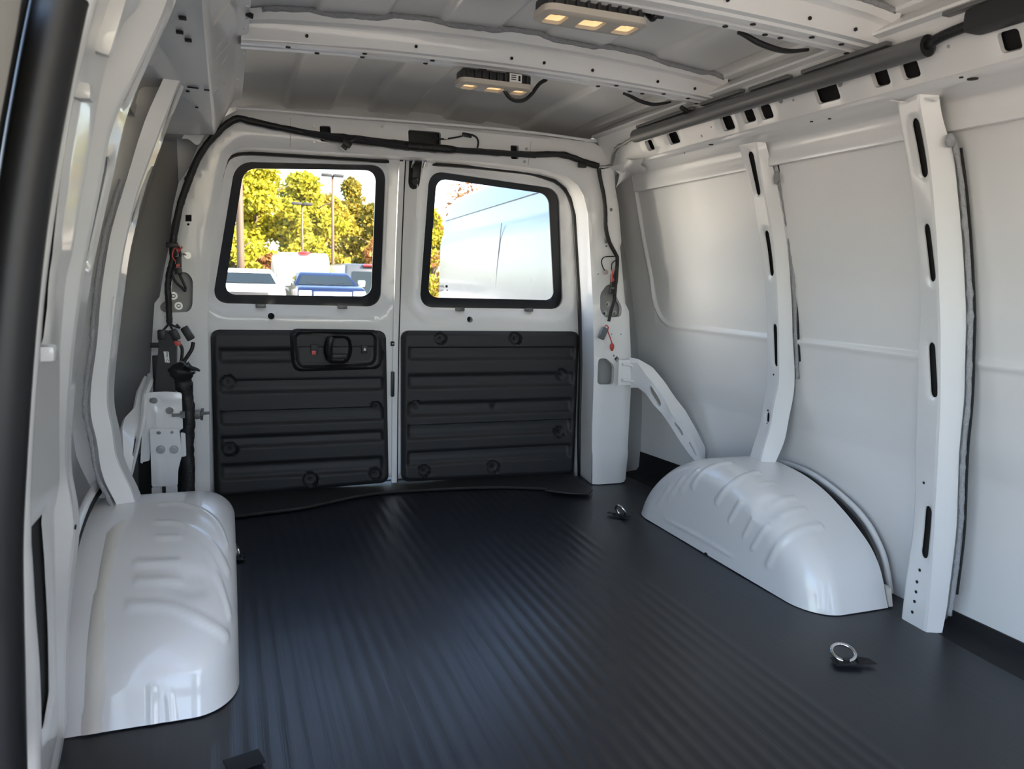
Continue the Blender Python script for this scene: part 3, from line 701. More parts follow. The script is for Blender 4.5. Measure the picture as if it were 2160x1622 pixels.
def wheel_arch(side, beads, pocket, label, seam):
    P, n = arch_grid(side, 1.605 if side > 0 else 1.70); px = proj(P.reshape(-1, 3)).reshape(*P.shape[:2], 2)
    vis = ((EYE-P)*n).sum(-1) > 0
    def near(q):
        d = ((px-np.array(q))**2).sum(-1)+np.where(vis, 0, 1e9); return P[np.unravel_index(np.argmin(d), d.shape)]
    disp = np.zeros(P.shape[:2]); Q = P.reshape(-1, 3)
    for pts, r, h in beads:
        r *= .78; h *= .50
        L = smooth_path([near(p) for p in pts], 6) if len(pts) > 2 else np.array([near(p) for p in pts]); d = np.full(len(Q), 1e9)
        for a, b in zip(L[:-1], L[1:]):
            ab = b-a; tt = np.clip(((Q-a) @ ab)/(ab@ab+1e-12), 0, 1); d = np.minimum(d, np.linalg.norm(Q-a-tt[:, None]*ab, axis=1))
        disp = np.maximum(disp, (h*(1-sst(d, r*.35, r))).reshape(disp.shape)) if h > 0 else disp+(h*(1-sst(d, r*.35, r))).reshape(disp.shape)
    c = near(pocket); d = np.linalg.norm((Q-c)*np.array([1, 1.15, 1]), axis=1).reshape(disp.shape); disp -= .007*(1-sst(d, .018, .056))
    V = P+n*disp[..., None]
    root = thing('wheel_arch', label, 'wheel arch', (P[..., 0].mean(), 1.915, 0))
    mk('arch_shell', V.reshape(-1, 3), gridF(*P.shape[:2]), 'paint', root, 0)
    for A, B, m in seam:
        a = polyN([near(p) for p in A], 30); b = polyN([near(p) for p in B], 30); W = []
        for i in range(30):
            for tt in np.linspace(0, 1, 5):
                q = a[i]*(1-tt)+b[i]*tt; k = np.unravel_index(np.argmin(((P-q)**2).sum(-1)), disp.shape)
                W.append(q*.15+V[k]*.85+n[k]*(.0035*math.sin(PI*min(1, max(0, tt)))**.4+.0006))
        mk('seam_sealer', W, gridF(30, 5), m, root, 0)
    # outer lip round the arch, standing off the body side
    sx = 1.665 if side > 0 else 1.38-1.655-.02
    if side > 0: L = smooth_path([(sx, 2.36, .02), (sx, 2.30, .12), (sx, 2.20, .20), (sx, 2.08, .245), (sx, 1.976, .262), (sx, 1.872, .264), (sx, 1.785, .253), (sx, 1.676, .220), (sx, 1.597, .181), (sx, 1.544, .130), (sx, 1.516, .084), (sx, 1.491, .012)], 5)
    else: L = [(sx, 1.915+.50*math.copysign(abs(math.cos(a))**.9, math.cos(a)), .312*abs(math.sin(a))**.9) for a in np.linspace(.02, PI-.02, 50)]
    MB().tube(L, .009, 8).build('outer_lip', 'skin', root, 0)
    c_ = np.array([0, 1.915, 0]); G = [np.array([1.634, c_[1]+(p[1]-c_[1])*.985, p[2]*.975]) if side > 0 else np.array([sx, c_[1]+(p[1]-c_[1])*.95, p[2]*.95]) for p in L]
    MB().tube(G, .010, 6).build('arch_gap_shade', 'dark', root, 0)  # dark tube painting the deep shade between arch and lip
    if side > 0:
        tq = [at(px_, py_, 0, 1.612) for px_, py_ in ((1852, 1240), (1858, 1232), (1866, 1236), (1874, 1243), (1877, 1280), (1852, 1275))]; MB().prism(tq, (.01, 0, 0)).build('seam_tab', 'seam', root)
    return root, near, V, n
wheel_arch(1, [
    ([(1540, 976), (1495, 989), (1462, 1028)], .016, .009), ([(1598, 997), (1545, 1019), (1512, 1058)], .017, .010),
    ([(1473, 992), (1437, 1033)], .013, .008), ([(1443, 1005), (1409, 1053)], .012, .007), ([(1412, 1025), (1389, 1067)], .010, .006),
    ([(1562, 1061), (1539, 1097)], .014, .009), ([(1590, 1094), (1568, 1130)], .013, .008), ([(1620, 1108), (1587, 1158)], .013, .009),
    ([(1729, 1108), (1659, 1133), (1621, 1189)], .017, .010), ([(1632, 1017), (1601, 1022)], .011, .006),
    ([(1676, 1047), (1634, 1058)], .012, .007), ([(1698, 1075), (1651, 1083)], .012, .007), ([(1407, 1097), (1470, 1130), (1540, 1172)], .010, .005),
    ([(1722, 1238), (1726, 1290)], .009, .004), ([(1738, 1235), (1742, 1292)], .009, .004)],
    (1618, 1068), 'white metal wheel arch with pressed beads, under the slotted pillar and slanted brace', [])
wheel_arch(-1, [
    ([(341, 1065), (383, 1063), (452, 1100), (475, 1150)], .014, .008), ([(334, 1102), (380, 1104), (445, 1146), (479, 1203)], .014, .008),
    ([(332, 1132), (376, 1136)], .014, .008), ([(290, 1186), (376, 1188)], .017, .010), ([(290, 1224), (376, 1226)], .017, .010),
    ([(276, 1276), (357, 1278), (429, 1307), (475, 1341)], .018, .010), ([(422, 1127), (455, 1165), (480, 1210)], .012, .007), ([(456, 1215), (485, 1303)], .012, .007),
    ([(440, 1165), (455, 1200)], .010, .006), ([(320, 1455), (322, 1530)], .010, .005), ([(357, 1465), (360, 1528)], .010, .005)],
    (408, 1230), 'white metal wheel arch with a taped seam, beside the open side doorway',
    [([(268, 1098), (240, 1180), (222, 1268), (219, 1370), (219, 1460), (214, 1545)], [(226, 1126), (207, 1215), (192, 1290), (184, 1345), (178, 1441), (168, 1551)], 'seam')])

# ================================================================== REAR DOORS
def dfn(rel=None, base=0.0):
    def fn(Q):
        Q = np.asarray(Q, float); y = 2.93-.2*np.maximum(0, Q[:, 1]-.72)-base
        if rel is not None: y = y-rel(Q)
        return np.stack([Q[:, 0], y, Q[:, 1]], 1)
    return fn
def dpt(px, py, off=0): P = onsurf(px, py, doorY, off); return np.array([P[0], P[2]])
def pxr(P, r): return rpoly([dpt(*p) for p in P], r, 7)
DOORS = [dict(n=1, frit=[(497, 338), (818, 346), (806, 648), (447, 640)], clear=[(515, 352), (798, 356), (787, 626), (473, 622)], panel=[(444, 695), (812, 697), (818, 1015), (453, 1047)], x0=(.0, .0),
              hole=(572, 667), clips=[(550, 645), (722, 647)],
              bolts=[(482, 806, .022), (794, 857, .017), (485, 947, .024), (655, 1012, .024), (792, 1000, .021)], rec=[(735, 763), (799, 826), (862, 892), (915, 938), (972, 1003)], tl=(-.066, -.028)),
         dict(n=2, frit=[(910, 357), (1186, 397), (1195, 653), (889, 649)], clear=[(927, 373), (1166, 407), (1177, 634), (908, 628)], panel=[(845, 697), (1218, 699), (1206, 997), (845, 1014)],
              hole=(991, 674), clips=[(970, 652), (1115, 653)],
              bolts=[(930, 714, .021), (1088, 714, .023), (1185, 790, .021), (878, 854, .016), (1042, 856, .013), (1181, 911, .022), (895, 993, .021), (1041, 985, .024)], rec=[(731, 758), (788, 816), (845, 873), (890, 920), (945, 974)], tl=(-.03, -.02))]
xsplit_top = dpt(847, 335)[0]; xsplit = dpt(833, 700)[0]
for D in DOORS:
    n = D['n']; frit = pxr(D['frit'], .05); clear = pxr(D['clear'], .038)
    if n == 1: out = [(-.14, .012), (xsplit-.004, .03), (xsplit-.004, .75), (xsplit_top-.002, 1.30), (-.14, 1.30)]
    else: out = [(xsplit+.002, .02), (1.47, .02), (1.47, 1.30), (xsplit_top+.004, 1.30), (xsplit+.002, .75)]
    hole = circ(dpt(*D['hole']), .012, 12)
    def rel(Q, frit=frit, out=out):
        d = dpoly(Q, frit); ins = inpoly(Q, frit); d = np.where(ins, 0, d)
        return -.030*(1-sst(d, .006, .042))+.004*(1-sst(np.abs(d-.05), 0, .008))-.02*sst(.05-Q[:, 1], 0, .04)
    b = plate(out, [frit, hole], .017, dfn(rel), rim=dfn(lambda Q: np.full(len(Q), -.045)), outer_rim=dfn(lambda Q: np.full(len(Q), -.05)))
    door = b.build('door_%d' % n, 'paint', None, 40); tag(door, kind='structure')
    # glass with its black fired border
    b = plate(frit, [clear], .03, dfn(None, -.042), rim=dfn(None, -.048)); b.build('window_border', 'frit', door)
    P = dfn(None, -.045)(frit); k = len(frit)
    mk('window_glass', P, [tuple(range(k))], 'glass', door, 0, False)
    for cx, cy in D['clips']:
        p = onsurf(cx, cy, doorY, -.026); MB().box(p, (.036, .018, .014), .003).box(p+np.array([0, -.004, -.006]), (.03, .02, .003), .001).build('glass_clip', 'grey', door)
    p = onsurf(*D['hole'], doorY, -.03); MB().disc(p, (0, 1, .1), .02, .01).build('drain_hole', 'dark', door)
    # ribbed trim panel
    pan = pxr(D['panel'], .028); xm0, xm1 = pan[:, 0].min(), pan[:, 0].max()
    recs = []
    mx = sum(p[0] for p in D['panel'])/4
    pz = lambda py, px: dpt(px, py, .03)[1]
    lines = []
    for a, c in D['rec']:
        lines.append((pz(a, mx), pz(c, mx)))
    bol = [(dpt(bx, by, .03), r) for bx, by, r in D['bolts']]
    def prel(Q, pan=pan, lines=lines, bol=bol, xm0=xm0, xm1=xm1):
        h = np.full(len(Q), .032); edge = dpoly(Q, pan)
        h -= .014*(1-sst(edge, 0, .016))
        sidef = sst(np.minimum(Q[:, 0]-xm0, xm1-Q[:, 0]), .022, .034)
        for zt, zb in lines:
            z = Q[:, 1]; g = sst(zt-z, -.001, .006)*(1-sst(zt-z, (zt-zb)*.35, (zt-zb)))
            gl = sst(zt-z, -.001, .004)*sst(z-zb, -.003, .006)
            h -= .017*np.maximum(g, .75*gl)*sidef
        for c, r in bol:
            d = np.linalg.norm((Q-c)*np.array([1, 1.05]), axis=1); h = np.where(d < r*1.25, np.minimum(h, .032-.022*(1-sst(d, r*.95, r*1.25))), h)
        return h
    tp = plate(pan, [], .0065, dfn(prel), outer_rim=dfn(lambda Q: np.full(len(Q), .0))).build('trim_panel', 'plastic', door, 60)
    for (c, r) in bol:
        p = dfn(lambda Q: np.full(len(Q), .0105))(np.array([c]))[0]
        MB().disc(p, (0, -1, 0), .011, .003, 14).disc(p+np.array([0, -.003, 0]), (0, -1, 0), .0065, .005, 10, .004).build('trim_bolt', 'plastic_s', tp)
    D['door'] = door; D['tp'] = tp
dl, dr = DOORS[0]['door'], DOORS[1]['door']
# inside handle bezel on the left door
def bz(P, r, off): return rpoly([dpt(px, py, off) for px, py in P], r, 7)
o_ = bz([(610, 694), (806, 697), (808, 780), (618, 786)], .03, .05); i_ = bz([(627, 704), (790, 706), (789, 766), (632, 772)], .022, .05)
m_ = (o_+0)
def bzrel(Q):
    di = np.where(inpoly(Q, i_), 0, dpoly(Q, i_)); do = dpoly(Q, o_)
    return .031+.012*sst(di, 0, .012)*sst(do, -.001, .012)
bz_ = plate(o_, [], .006, dfn(bzrel), outer_rim=dfn(lambda Q: np.full(len(Q), .02))).build('handle_bezel', 'plastic_s', dl, 45)
def dp3(px, py, off): return onsurf(px, py, doorY, off)
pk = rpoly([dpt(px, py, .035) for px, py in ((688, 708), (737, 708), (744, 740), (732, 768), (690, 766), (680, 740))], .02, 5)
MB().add(*(lambda b: (b.V, b.F))(plate(pk, [], .006, dfn(lambda Q: .034+.012*(1-sst(dpoly(Q, pk), 0, .008))-.006*sst(dpoly(Q, pk), .008, .016))))).build('handle_cup', 'plastic_s', bz_)
hp = smooth_path([dp3(697, 757, .040), dp3(694, 740, .052), dp3(696, 722, .058), dp3(699, 711, .055)], 6)
MB().tube([p for p in hp], [.013]*len(hp), 10).box(dp3(715, 752, .045), (.06, .016, .02), .006).build('door_handle', 'plastic_s', bz_)
c = dp3(663, 737, .036); MB().box(c, (.026, .008, .036), .003).build('lock_slide', 'plastic', bz_)
c = dp3(662, 744, .041); MB().box(c, (.016, .005, .016), .002).build('lock_flag', 'redtag', bz_)
c = dp3(769, 737, .038); MB().box(c, (.022, .010, .032), .003).build('lock_switch', 'plastic', bz_)
MB().box(c+np.array([0, -.006, -.001]), (.008, .001, .006)).add([tuple(c+np.array([-.0042+.0014*k, -.0066, .002+.004*math.sin(PI*k/6)])) for k in range(7)], [tuple(range(7))]).build('lock_symbol', 'label', bz_, 0, False)
c = dp3(828, 725, .004); MB().box(c, (.014, .006, .018), .001).build('edge_plug', 'dark', dl)
MB().add([tuple(c+np.array(q)) for q in ((-.004, -.004, 0), (.001, -.004, .003), (.001, -.004, .001), (.004, -.004, .0015), (.004, -.004, -.001), (.001, -.004, -.001), (.001, -.004, -.003))], [tuple(range(7))]).build('edge_symbol', 'label', dl, 0, False)
c = dp3(828, 810, .002); MB().box(c, (.014, .02, .10), .006).build('edge_catch', 'plastic_s', dl)
# gap and flange between the doors
a = dp3(848, 338, .0); MB().box(a+np.array([-.004, -.006, .01]), (.012, .02, .03), .003).build('gap_seal', 'rubber', dl)
fl = [dp3(px, py, .006) for px, py in ((849, 335), (845, 420), (841, 520), (838, 620), (835, 720), (833, 850), (832, 1018))]
V = []
for p in fl: V += [p+np.array([-.012, .004, 0]), p+np.array([-.010, 0, 0]), p+np.array([.010, 0, 0]), p+np.array([.011, .012, 0])]
mk('meeting_flange', V, gridF(len(fl), 4), 'paint', dl)
MB().tube([p+np.array([.0115, -.001, 0]) for p in fl], .0022, 6).build('gap_line', 'dark', dl)
# upper catch in its black slot on the right door
sl_ = rpoly([dpt(px, py, .0) for px, py in ((864, 327), (890, 332), (889, 352), (884, 392), (876, 400), (866, 398), (861, 388))], .012, 5)
plate(sl_, [], .02, dfn(None, .003), outer_rim=dfn(None, -.01)).build('catch_slot', 'dark', dr)
b = MB()
for px in (869, 893):
    b.tube(smooth_path([dp3(px+10, 325, .05), dp3(px+5, 338, .05), dp3(px+2, 345, .035), dp3(px, 353, .015)], 5), .004, 7)
b.build('catch_bar', 'steel', dr)
MB().box(dp3(880, 327, .04), (.10, .03, .012), .004).box(dp3(878, 362, .012), (.03, .02, .05), .006).disc(dp3(875, 384, .012), (0, -1, 0), .012, .006, 12).build('catch_body', 'plastic_s', dr)
# etched maker's marks low in the right glass (too fine to read, seen from behind)
b = MB(); c = dp3(942, 604, -.043); b.box(c, (.009, .0006, .009))
for k, (w0, w1) in enumerate(((-.034, -.012), (-.038, -.01), (-.034, -.008), (-.03, -.012), (-.036, -.012), (-.034, -.02))):
    x = w0
    while x < w1: b.box(c+np.array([x, 0, .004-.005*k]), (.0030, .0006, .0022)); x += .0042
q = dp3(943, 612, -.043); b.box(q, (.006, .0006, .003))
tag(b.build('etched_mark', 'dark', dr, 0, False), kind='stuff')

# ================================================================== SIDE DOORWAY (left foreground)
jamb = thing('trim_2', None, None, (-.3, 1.15, 0)); tag(jamb, kind='structure')
JY = 1.10
jl = [(178, -20), (172, 0), (147, 100), (122, 200), (105, 300), (90, 400), (76, 500), (62, 620), (54, 720), (44, 850), (36, 1000), (34, 1130), (38, 1200), (44, 1300), (52, 1400), (56, 1500), (58, 1622), (58, 1660)]
jp = smooth_path([at(px, py, 1, JY) for px, py in jl], 4)
MB().tube(jp, .0165, 12).build('jamb_bead', 'paint', jamb, 0)
# inner sheet of the doorway, between the bead and the pillar, with a long slot and a lower window
Aj = byz([at(px+14, py, 1, JY) for px, py in jl], np.linspace(-.005, 1.30, 60)); Bj = byz([at(px+6, py, 1, 1.275) for px, py in L2o], np.linspace(-.005, 1.30, 60))
sj = Strip(Aj, Bj)
def juv(P, r=.006): return rpoly([sj.uv(*p) for p in P], r, 4)
hj = [juv([(152, 205), (163, 215), (144, 330), (128, 450), (116, 560), (108, 650), (100, 718), (92, 734), (88, 730), (92, 640), (108, 480), (128, 330)], .004),
      juv([(66, 1122), (98, 1082), (103, 1180), (108, 1330), (112, 1460), (100, 1530), (80, 1560), (64, 1540)], .006)]
def jrel(Q):
    d = np.zeros(len(Q))
    for h in hj: d = np.maximum(d, np.where(inpoly(Q, h), 1, 1-sst(dpoly(Q, h), .001, .010)))
    return -.005*d
sj.rel = jrel
plate(sj.outer(), hj, .013, sj, rim=sj.off(.004), hstep=.006).build('jamb_sheet', 'paint', jamb, 40)
bkp = sj.off(.0095)(np.array([(u_, v_) for u_ in np.linspace(0, sj.L, 40) for v_ in (-.03, sj.W*.5, sj.W+.02)])); mk('jamb_shade_sheet', bkp, gridF(40, 3), 'dark', jamb, 0)  # dark sheet close behind both openings paints the unlit cavity
c = at(100, 745, 1, 1.17); MB().box(c, (.022, .03, .022), .006).build('jamb_tab', 'paint', jamb)
c = at(176, 195, 1, 1.17); MB().box(c, (.022, .03, .022), .006).build('jamb_tab', 'paint', jamb)
c = at(212, 40, 1, 1.2); MB().box(c, (.05, .02, .09), .018, rot=Matrix.Rotation(.3, 3, 'Y')).build('jamb_pressing', 'paint', jamb)
sp = smooth_path([at(px, py, 1, 1.0) for px, py in ((132, -20), (126, 0), (105, 100), (86, 200), (68, 300), (52, 400), (38, 500), (22, 650), (10, 800), (-2, 1000), (-8, 1150), (-6, 1300), (-2, 1450), (2, 1622), (2, 1660))], 4)
o = MB().tube(sp, .027, 14).build('doorway_seal', 'rubber', None, 0); tag(o, 'fat black rubber seal running up the open side doorway', 'seal')
sp2 = [p+np.array([-.035, -.02, 0]) for p in sp]; MB().tube(sp2, .012, 8).build('seal_lip', 'rubber', o, 0)
# wall behind the doorway below the belt and the open side door folded back outside
ed = smooth_path([at(px_, py_, 1, .92) for px_, py_ in ((34, -30), (20, 60), (2, 160), (-20, 280), (-50, 460), (-80, 700), (-95, 1000), (-90, 1400))], 4); V = []
for p in ed:
    for q in ((.016, 0), (.0, -.012), (-.05, -.03), (-.30, -.12), (-.30, .02), (-.02, .05), (.010, .02)): V.append(p+np.array([q[0]-.01, q[1], 0]))
od = mk('door_3', V, gridF(len(ed), 7, True), 'doortrim'); tag(od, kind='structure')

# ================================================================== BRACES AND REAR-CORNER HARDWARE
def ribbon(pl, name, m, parent, holes=(), rel=.0):
    A = polyN(pl[0], 40); B = polyN(pl[1], 40); s = Strip(A, B)
    hs = [capsule(s.uv(*a), s.uv(*b), r) for a, b, r in holes]
    if rel: s.rel = lambda Q: rel*np.sin(np.clip(Q[:, 1]/s.W, 0, 1)*PI)
    return plate(s.outer(), hs, .012, s, rim=s.off(.01), outer_rim=s.off(.012), hstep=.005).build(name, m, parent, 40), s
def dep(pts, y0, y1):
    n = len(pts); return [at(px, py, 1, y0+(y1-y0)*i/(n-1)) for i, (px, py) in enumerate(pts)]
top = [(1328, 754), (1346, 757), (1376, 774), (1402, 805), (1424, 838), (1446, 866), (1468, 905), (1488, 944), (1487, 975)]
cre = [(1328, 766), (1344, 764), (1362, 790), (1386, 818), (1404, 846), (1416, 872), (1438, 896), (1460, 930), (1482, 976)]
bot = [(1329, 818), (1346, 818), (1362, 830), (1378, 853), (1396, 872), (1412, 895), (1434, 930), (1455, 960), (1470, 976)]
T3 = dep(top, 2.655, 2.33); C3 = dep(cre, 2.65, 2.31); B3 = dep(bot, 2.655, 2.32)
br, sbr = ribbon((C3, B3), 'brace', 'paint', wr, [((1373, 822), (1390, 850), .012), ((1424, 894), (1438, 914), .0075), ((1455, 935), (1468, 958), .005)])
ribbon((T3, C3), 'brace_flange', 'paint', br)
for y0, y1 in ((768, 778), (801, 806)):
    MB().tube(smooth_path([at(1313, y0, 1, 2.635), at(1330, y0+2, 1, 2.635), at(1338, y1, 1, 2.64), at(1345, y1+2, 1, 2.64)], 4), .006, 8).build('brace_bead', 'paint', br)
MB().box(at(1322, 786, 1, 2.650), (.075, .004, .10), .001).build('brace_foot', 'paint', br)
bl, _ = ribbon((dep([(306, 792), (292, 822), (285, 858), (264, 880), (258, 900), (262, 985)], 2.62, 2.30), dep([(318, 800), (306, 832), (302, 880), (297, 905), (288, 950), (276, 1000)], 2.60, 2.30)), 'brace', 'paint', wl, [((290, 925), (283, 960), .006)])
ribbon((dep([(316, 786), (318, 800), (306, 832), (302, 880), (297, 905), (288, 950), (276, 1000)], 2.60, 2.30), dep([(322, 790), (324, 805), (312, 835), (308, 882), (301, 908), (292, 952), (280, 1002)], 2.60, 2.31)), 'brace_flange', 'paint', bl)

# jack bracket: two overlapping pale plates on the left rear pillar
bk_ = thing('bracket', 'pale metal bracket of two overlapping bolted plates beside the left door panel', 'bracket', tuple(at(345, 1050, 1, 2.52)))
def prism_px(name, pts, Y, d, m, parent, r=0, flat=True): return MB().prism([at(px, py, 1, Y) for px, py in pts], (0, d, 0)).build(name, m, parent, 35)
def pxplate(name, pts, Y, r, m, parent, holes=(), d=.004, beads=()):
    f = lambda Q: np.stack([Q[:, 0], np.full(len(Q), Y), Q[:, 1]], 1)
    P2 = lambda px, py: at(px, py, 1, Y)[[0, 2]]
    hs = [capsule(P2(*a), P2(*b), rr) for a, b, rr in holes]; po = rpoly([P2(*p) for p in pts], r, 5)
    bd = [(np.array([P2(*a), P2(*b)]), rr, h) for a, b, rr, h in beads]
    def ff(Q):
        P = f(Q)
        for L, rr, h in bd: P[:, 1] -= h*(1-sst(dpoly(Q, L, False), rr*.3, rr))
        return P
    bk2 = lambda Q: f(Q)+np.array([0, d, 0])
    return plate(po, hs, .010, ff, rim=bk2, outer_rim=bk2, hstep=.004).build(name, m, parent, 40)
up = pxplate('upper_plate', [(305, 828), (350, 826), (383, 828), (386, 904), (382, 906), (320, 908), (316, 972), (298, 975), (300, 900)], 2.50, .006, 'paint', bk_, [((322, 845), (326, 845), .009), ((357, 866), (358, 866), .011)], beads=[((329, 866), (330, 900), .009, .005), ((348, 840), (378, 842), .014, .004)])
lo = pxplate('lower_plate', [(316, 904), (378, 904), (384, 960), (376, 990), (375, 1024), (320, 1027)], 2.485, .006, 'paint', bk_, [((333, 913), (336, 913), .005), ((362, 912), (363, 912), .004)], beads=[((333, 970), (334, 1018), .008, .005)])
pxplate('side_tab', [(381, 912), (391, 914), (393, 962), (383, 964)], 2.50, .004, 'paint', bk_)
pxplate('foot_plate', [(320, 1028), (374, 1024), (376, 1066), (320, 1068)], 2.51, .003, 'paint', bk_)
pxplate('side_flange', [(304, 830), (308, 830), (306, 900), (301, 978), (296, 976)], 2.49, .002, 'paint', bk_)
b = MB()
for px, py in ((339, 948), (367, 948)): b.disc(at(px, py, 1, 2.485), (0, -1, 0), .013, .003, 14).disc(at(px, py, 1, 2.482), (0, -1, 0), .008, .008, 6)
b.build('bracket_bolt', 'zinc', bk_)
b = MB(); q = at(378, 874, 1, 2.49); b.tube([q+np.array([-.02, -.01, 0]), q+np.array([.012, -.01, 0])], .005, 8).disc(q+np.array([.004, -.01, 0]), (1, 0, 0), .011, .012, 6); b.build('stud', 'zinc', bk_)
q = at(346, 1033, 1, 2.505); MB().box(q, (.010, .006, .02), .001).build('foot_slot', 'dark', bk_)
# dark pocket behind the bracket
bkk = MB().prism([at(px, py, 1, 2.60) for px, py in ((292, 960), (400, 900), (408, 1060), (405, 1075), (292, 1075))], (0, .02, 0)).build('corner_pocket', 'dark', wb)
# grey rubber stop with its stud
st_ = thing('rubber_stop', 'small grey stop with a threaded stud poking out beside the pale bracket', 'stop', tuple(at(410, 884, 1, 2.66)))
q = at(408, 874, 1, 2.64); MB().box(q, (.045, .04, .026), .006).disc(q+np.array([.022, 0, 0]), (1, 0, -.1), .020, .008, 12).build('stop_body', 'grey', st_)
MB().tube([q+np.array([.02, -.002, .002]), q+np.array([.05, -.002, .004])], .005, 8).build('stud', 'zinc', st_)
# black vent box with its white label
vb = thing('module_box', 'tall black plastic box with a white sticker below the wiring plugs', 'box', tuple(at(348, 828, 1, 2.60)))
MB().prism([at(px, py, 1, 2.555) for px, py in ((336, 712), (345, 700), (366, 700), (372, 712), (371, 760), (369, 828), (326, 830), (331, 770))], (0, .07, 0)).build('box_body', 'plastic', vb)
MB().disc(at(351, 718, 1, 2.556), (0, -1, 0), .022, .012, 18).build('box_cap', 'plastic_s', vb)
MB().prism([at(px, py, 1, 2.554) for px, py in ((345, 741), (356, 742), (358, 765), (348, 764))], (0, -.0015, 0)).build('sticker', 'label', vb)
b = MB()
for k in range(5): b.box(at(352.5, 744+2.2*k, 1, 2.5515), (.004 if k % 2 else .0055, .0006, .0016))
c = at(353.5, 760, 1, 2.5515)
for a in (90, 210, 330):
    t = math.radians(a); b.add([tuple(c+np.array([.005*math.cos(t+s), 0, .005*math.sin(t+s)])) for s in (-.6, .6)]+[tuple(c+np.array([.0025*math.cos(t+s), 0, .0025*math.sin(t+s)])) for s in (.5, -.5)], [(0, 1, 2, 3)])
b.build('sticker_print', 'dark', vb, 0, False)
MB().box(at(328, 728, 1, 2.59), (.03, .02, .014), .002).box(at(330, 790, 1, 2.61), (.02, .02, .12), .003).build('box_bracket', 'plastic_s', vb)

# ================================================================== WIRING
def fp(px, py, off=.016): return onsurf(px, py, frameY, off)
hn = thing('wiring_harness', 'long black taped wiring loom draped across the header above both rear doors', 'wiring', tuple(fp(700, 290)))
pts = [(366, 540), (364, 520), (368, 490), (378, 440), (384, 420), (396, 385), (412, 345), (436, 305), (462, 276), (486, 257), (505, 250), (530, 256), (580, 267), (640, 279), (700, 290), (760, 296), (820, 303), (880, 310), (940, 315), (1000, 319), (1060, 323), (1120, 326), (1160, 325), (1190, 327), (1215, 335), (1240, 344), (1262, 350)]
P = smooth_path([fp(*p, .020) for p in pts], 5)
rad = [.011+.002*noise.noise(Vector((i*.3, 0, 0)))+(.004 if 68 < i < 92 else 0) for i in range(len(P))]
MB().tube(P, rad, 9, True, .15).build('loom', 'tape', hn, 0)
for a, c in (((640, 279), (760, 297)), ((770, 296), (860, 309)), ((960, 316), (1130, 328))):
    A = fp(*a, .034); B = fp(*c, .034); MB().tube([A, (A+B)/2, B], .010, 4).build('loom_channel', 'plastic', hn)
b = MB(); b.box(fp(731, 303, .04), (.032, .02, .022), .004, rot=Matrix.Rotation(.6, 3, 'Y')).box(fp(726, 311, .04), (.02, .022, .016), .003, rot=Matrix.Rotation(.6, 3, 'Y'))
b.tube(smooth_path([fp(737, 298, .04), fp(746, 294, .04), fp(756, 292, .035), fp(768, 292, .03)], 4), .006, 6).build('plug', 'plastic_s', hn)
b = MB(); b.tube(smooth_path([fp(905, 282, .01), fp(915, 291, .03), fp(935, 293, .035), (fp(955, 291, .035)), fp(975, 287, .035)], 5), .0028, 6).box(fp(985, 285, .036), (.035, .012, .014), .004, rot=Matrix.Rotation(.1, 3, 'Y'))
b.tube(smooth_path([fp(995, 284, .035), fp(1005, 290, .035), fp(1009, 300, .03), fp(1007, 312, .025)], 5), .0034, 6).build('branch_wire', 'plastic_s', hn)
MB().box(fp(940, 292, .036), (.014, .008, .006), .002).build('wire_marker', 'label', hn)
MB().box(fp(1228, 348, .03), (.03, .02, .02), .004).build('loom_clip', 'plastic_s', hn)
q = fp(397, 379, .01); MB().disc(q, (0, -1, 0), .012, .006, 10).build('loom_clip', 'plastic_s', hn)

hr = thing('wiring_harness', 'thin black loom hanging down the pillar right of the rear doors, with orange plugs', 'wiring', tuple(fp(1285, 690)))
P = smooth_path([fp(*p, .018) for p in ((1262, 350), (1266, 375), (1273, 410), (1277, 445), (1278, 480), (1285, 510), (1298, 535), (1302, 545), (1301, 570), (1299, 600), (1296, 630), (1288, 660), (1284, 678))], 5)
MB().tube(P, [.0075]*45+[.006]*(len(P)-45), 8, True, .15).build('loom', 'tape', hr, 0)
MB().tube(smooth_path([fp(1296, 541, .02), fp(1276, 542, .02), fp(1269, 550, .02), fp(1271, 562, .02), fp(1276, 571, .015)], 5), .0022, 6).build('ground_lead', 'plastic_s', hr)
MB().disc(fp(1277, 574, .012), (0, -1, 0), .010, .005, 14).build('ring_terminal', 'zinc', hr)
b = MB(); b.tube(smooth_path([fp(1300, 548, .02), fp(1291, 556, .03), fp(1290, 570, .03), fp(1292, 582, .03)], 5), .0022, 6).tube(smooth_path([fp(1300, 548, .02), fp(1303, 556, .03), fp(1298, 568, .03), fp(1295, 580, .03)], 5), .0022, 6).build('lead', 'plastic_s', hr)
MB().box(fp(1292, 592, .035), (.016, .014, .05), .004).build('plug', 'plastic_s', hr)
MB().box(fp(1291, 582, .044), (.007, .006, .045), .002).box(fp(1292, 590, .044), (.012, .006, .014), .002).build('plug_lock', 'redtag', hr)
MB().box(fp(1291, 615, .03), (.022, .016, .02), .004).build('plug_boot', 'plastic_s', hr)
MB().box(fp(1272, 703, .03), (.026, .016, .048), .004, rot=Matrix.Rotation(.42, 3, 'Y')).build('end_plug', 'grey', hr)
MB().tube(smooth_path([fp(1274, 694, .032), fp(1278, 686, .036), fp(1283, 690, .036), fp(1282, 698, .034), fp(1287, 712, .03), fp(1291, 725, .028)], 5), .0022, 6).build('lead', 'red', hr)
MB().tube([fp(1291, 724, .028), fp(1291, 728, .028), fp(1291, 734, .028), fp(1291, 740, .028)], [.004, .009, .009, .004], 8).build('cap', 'redtag', hr)

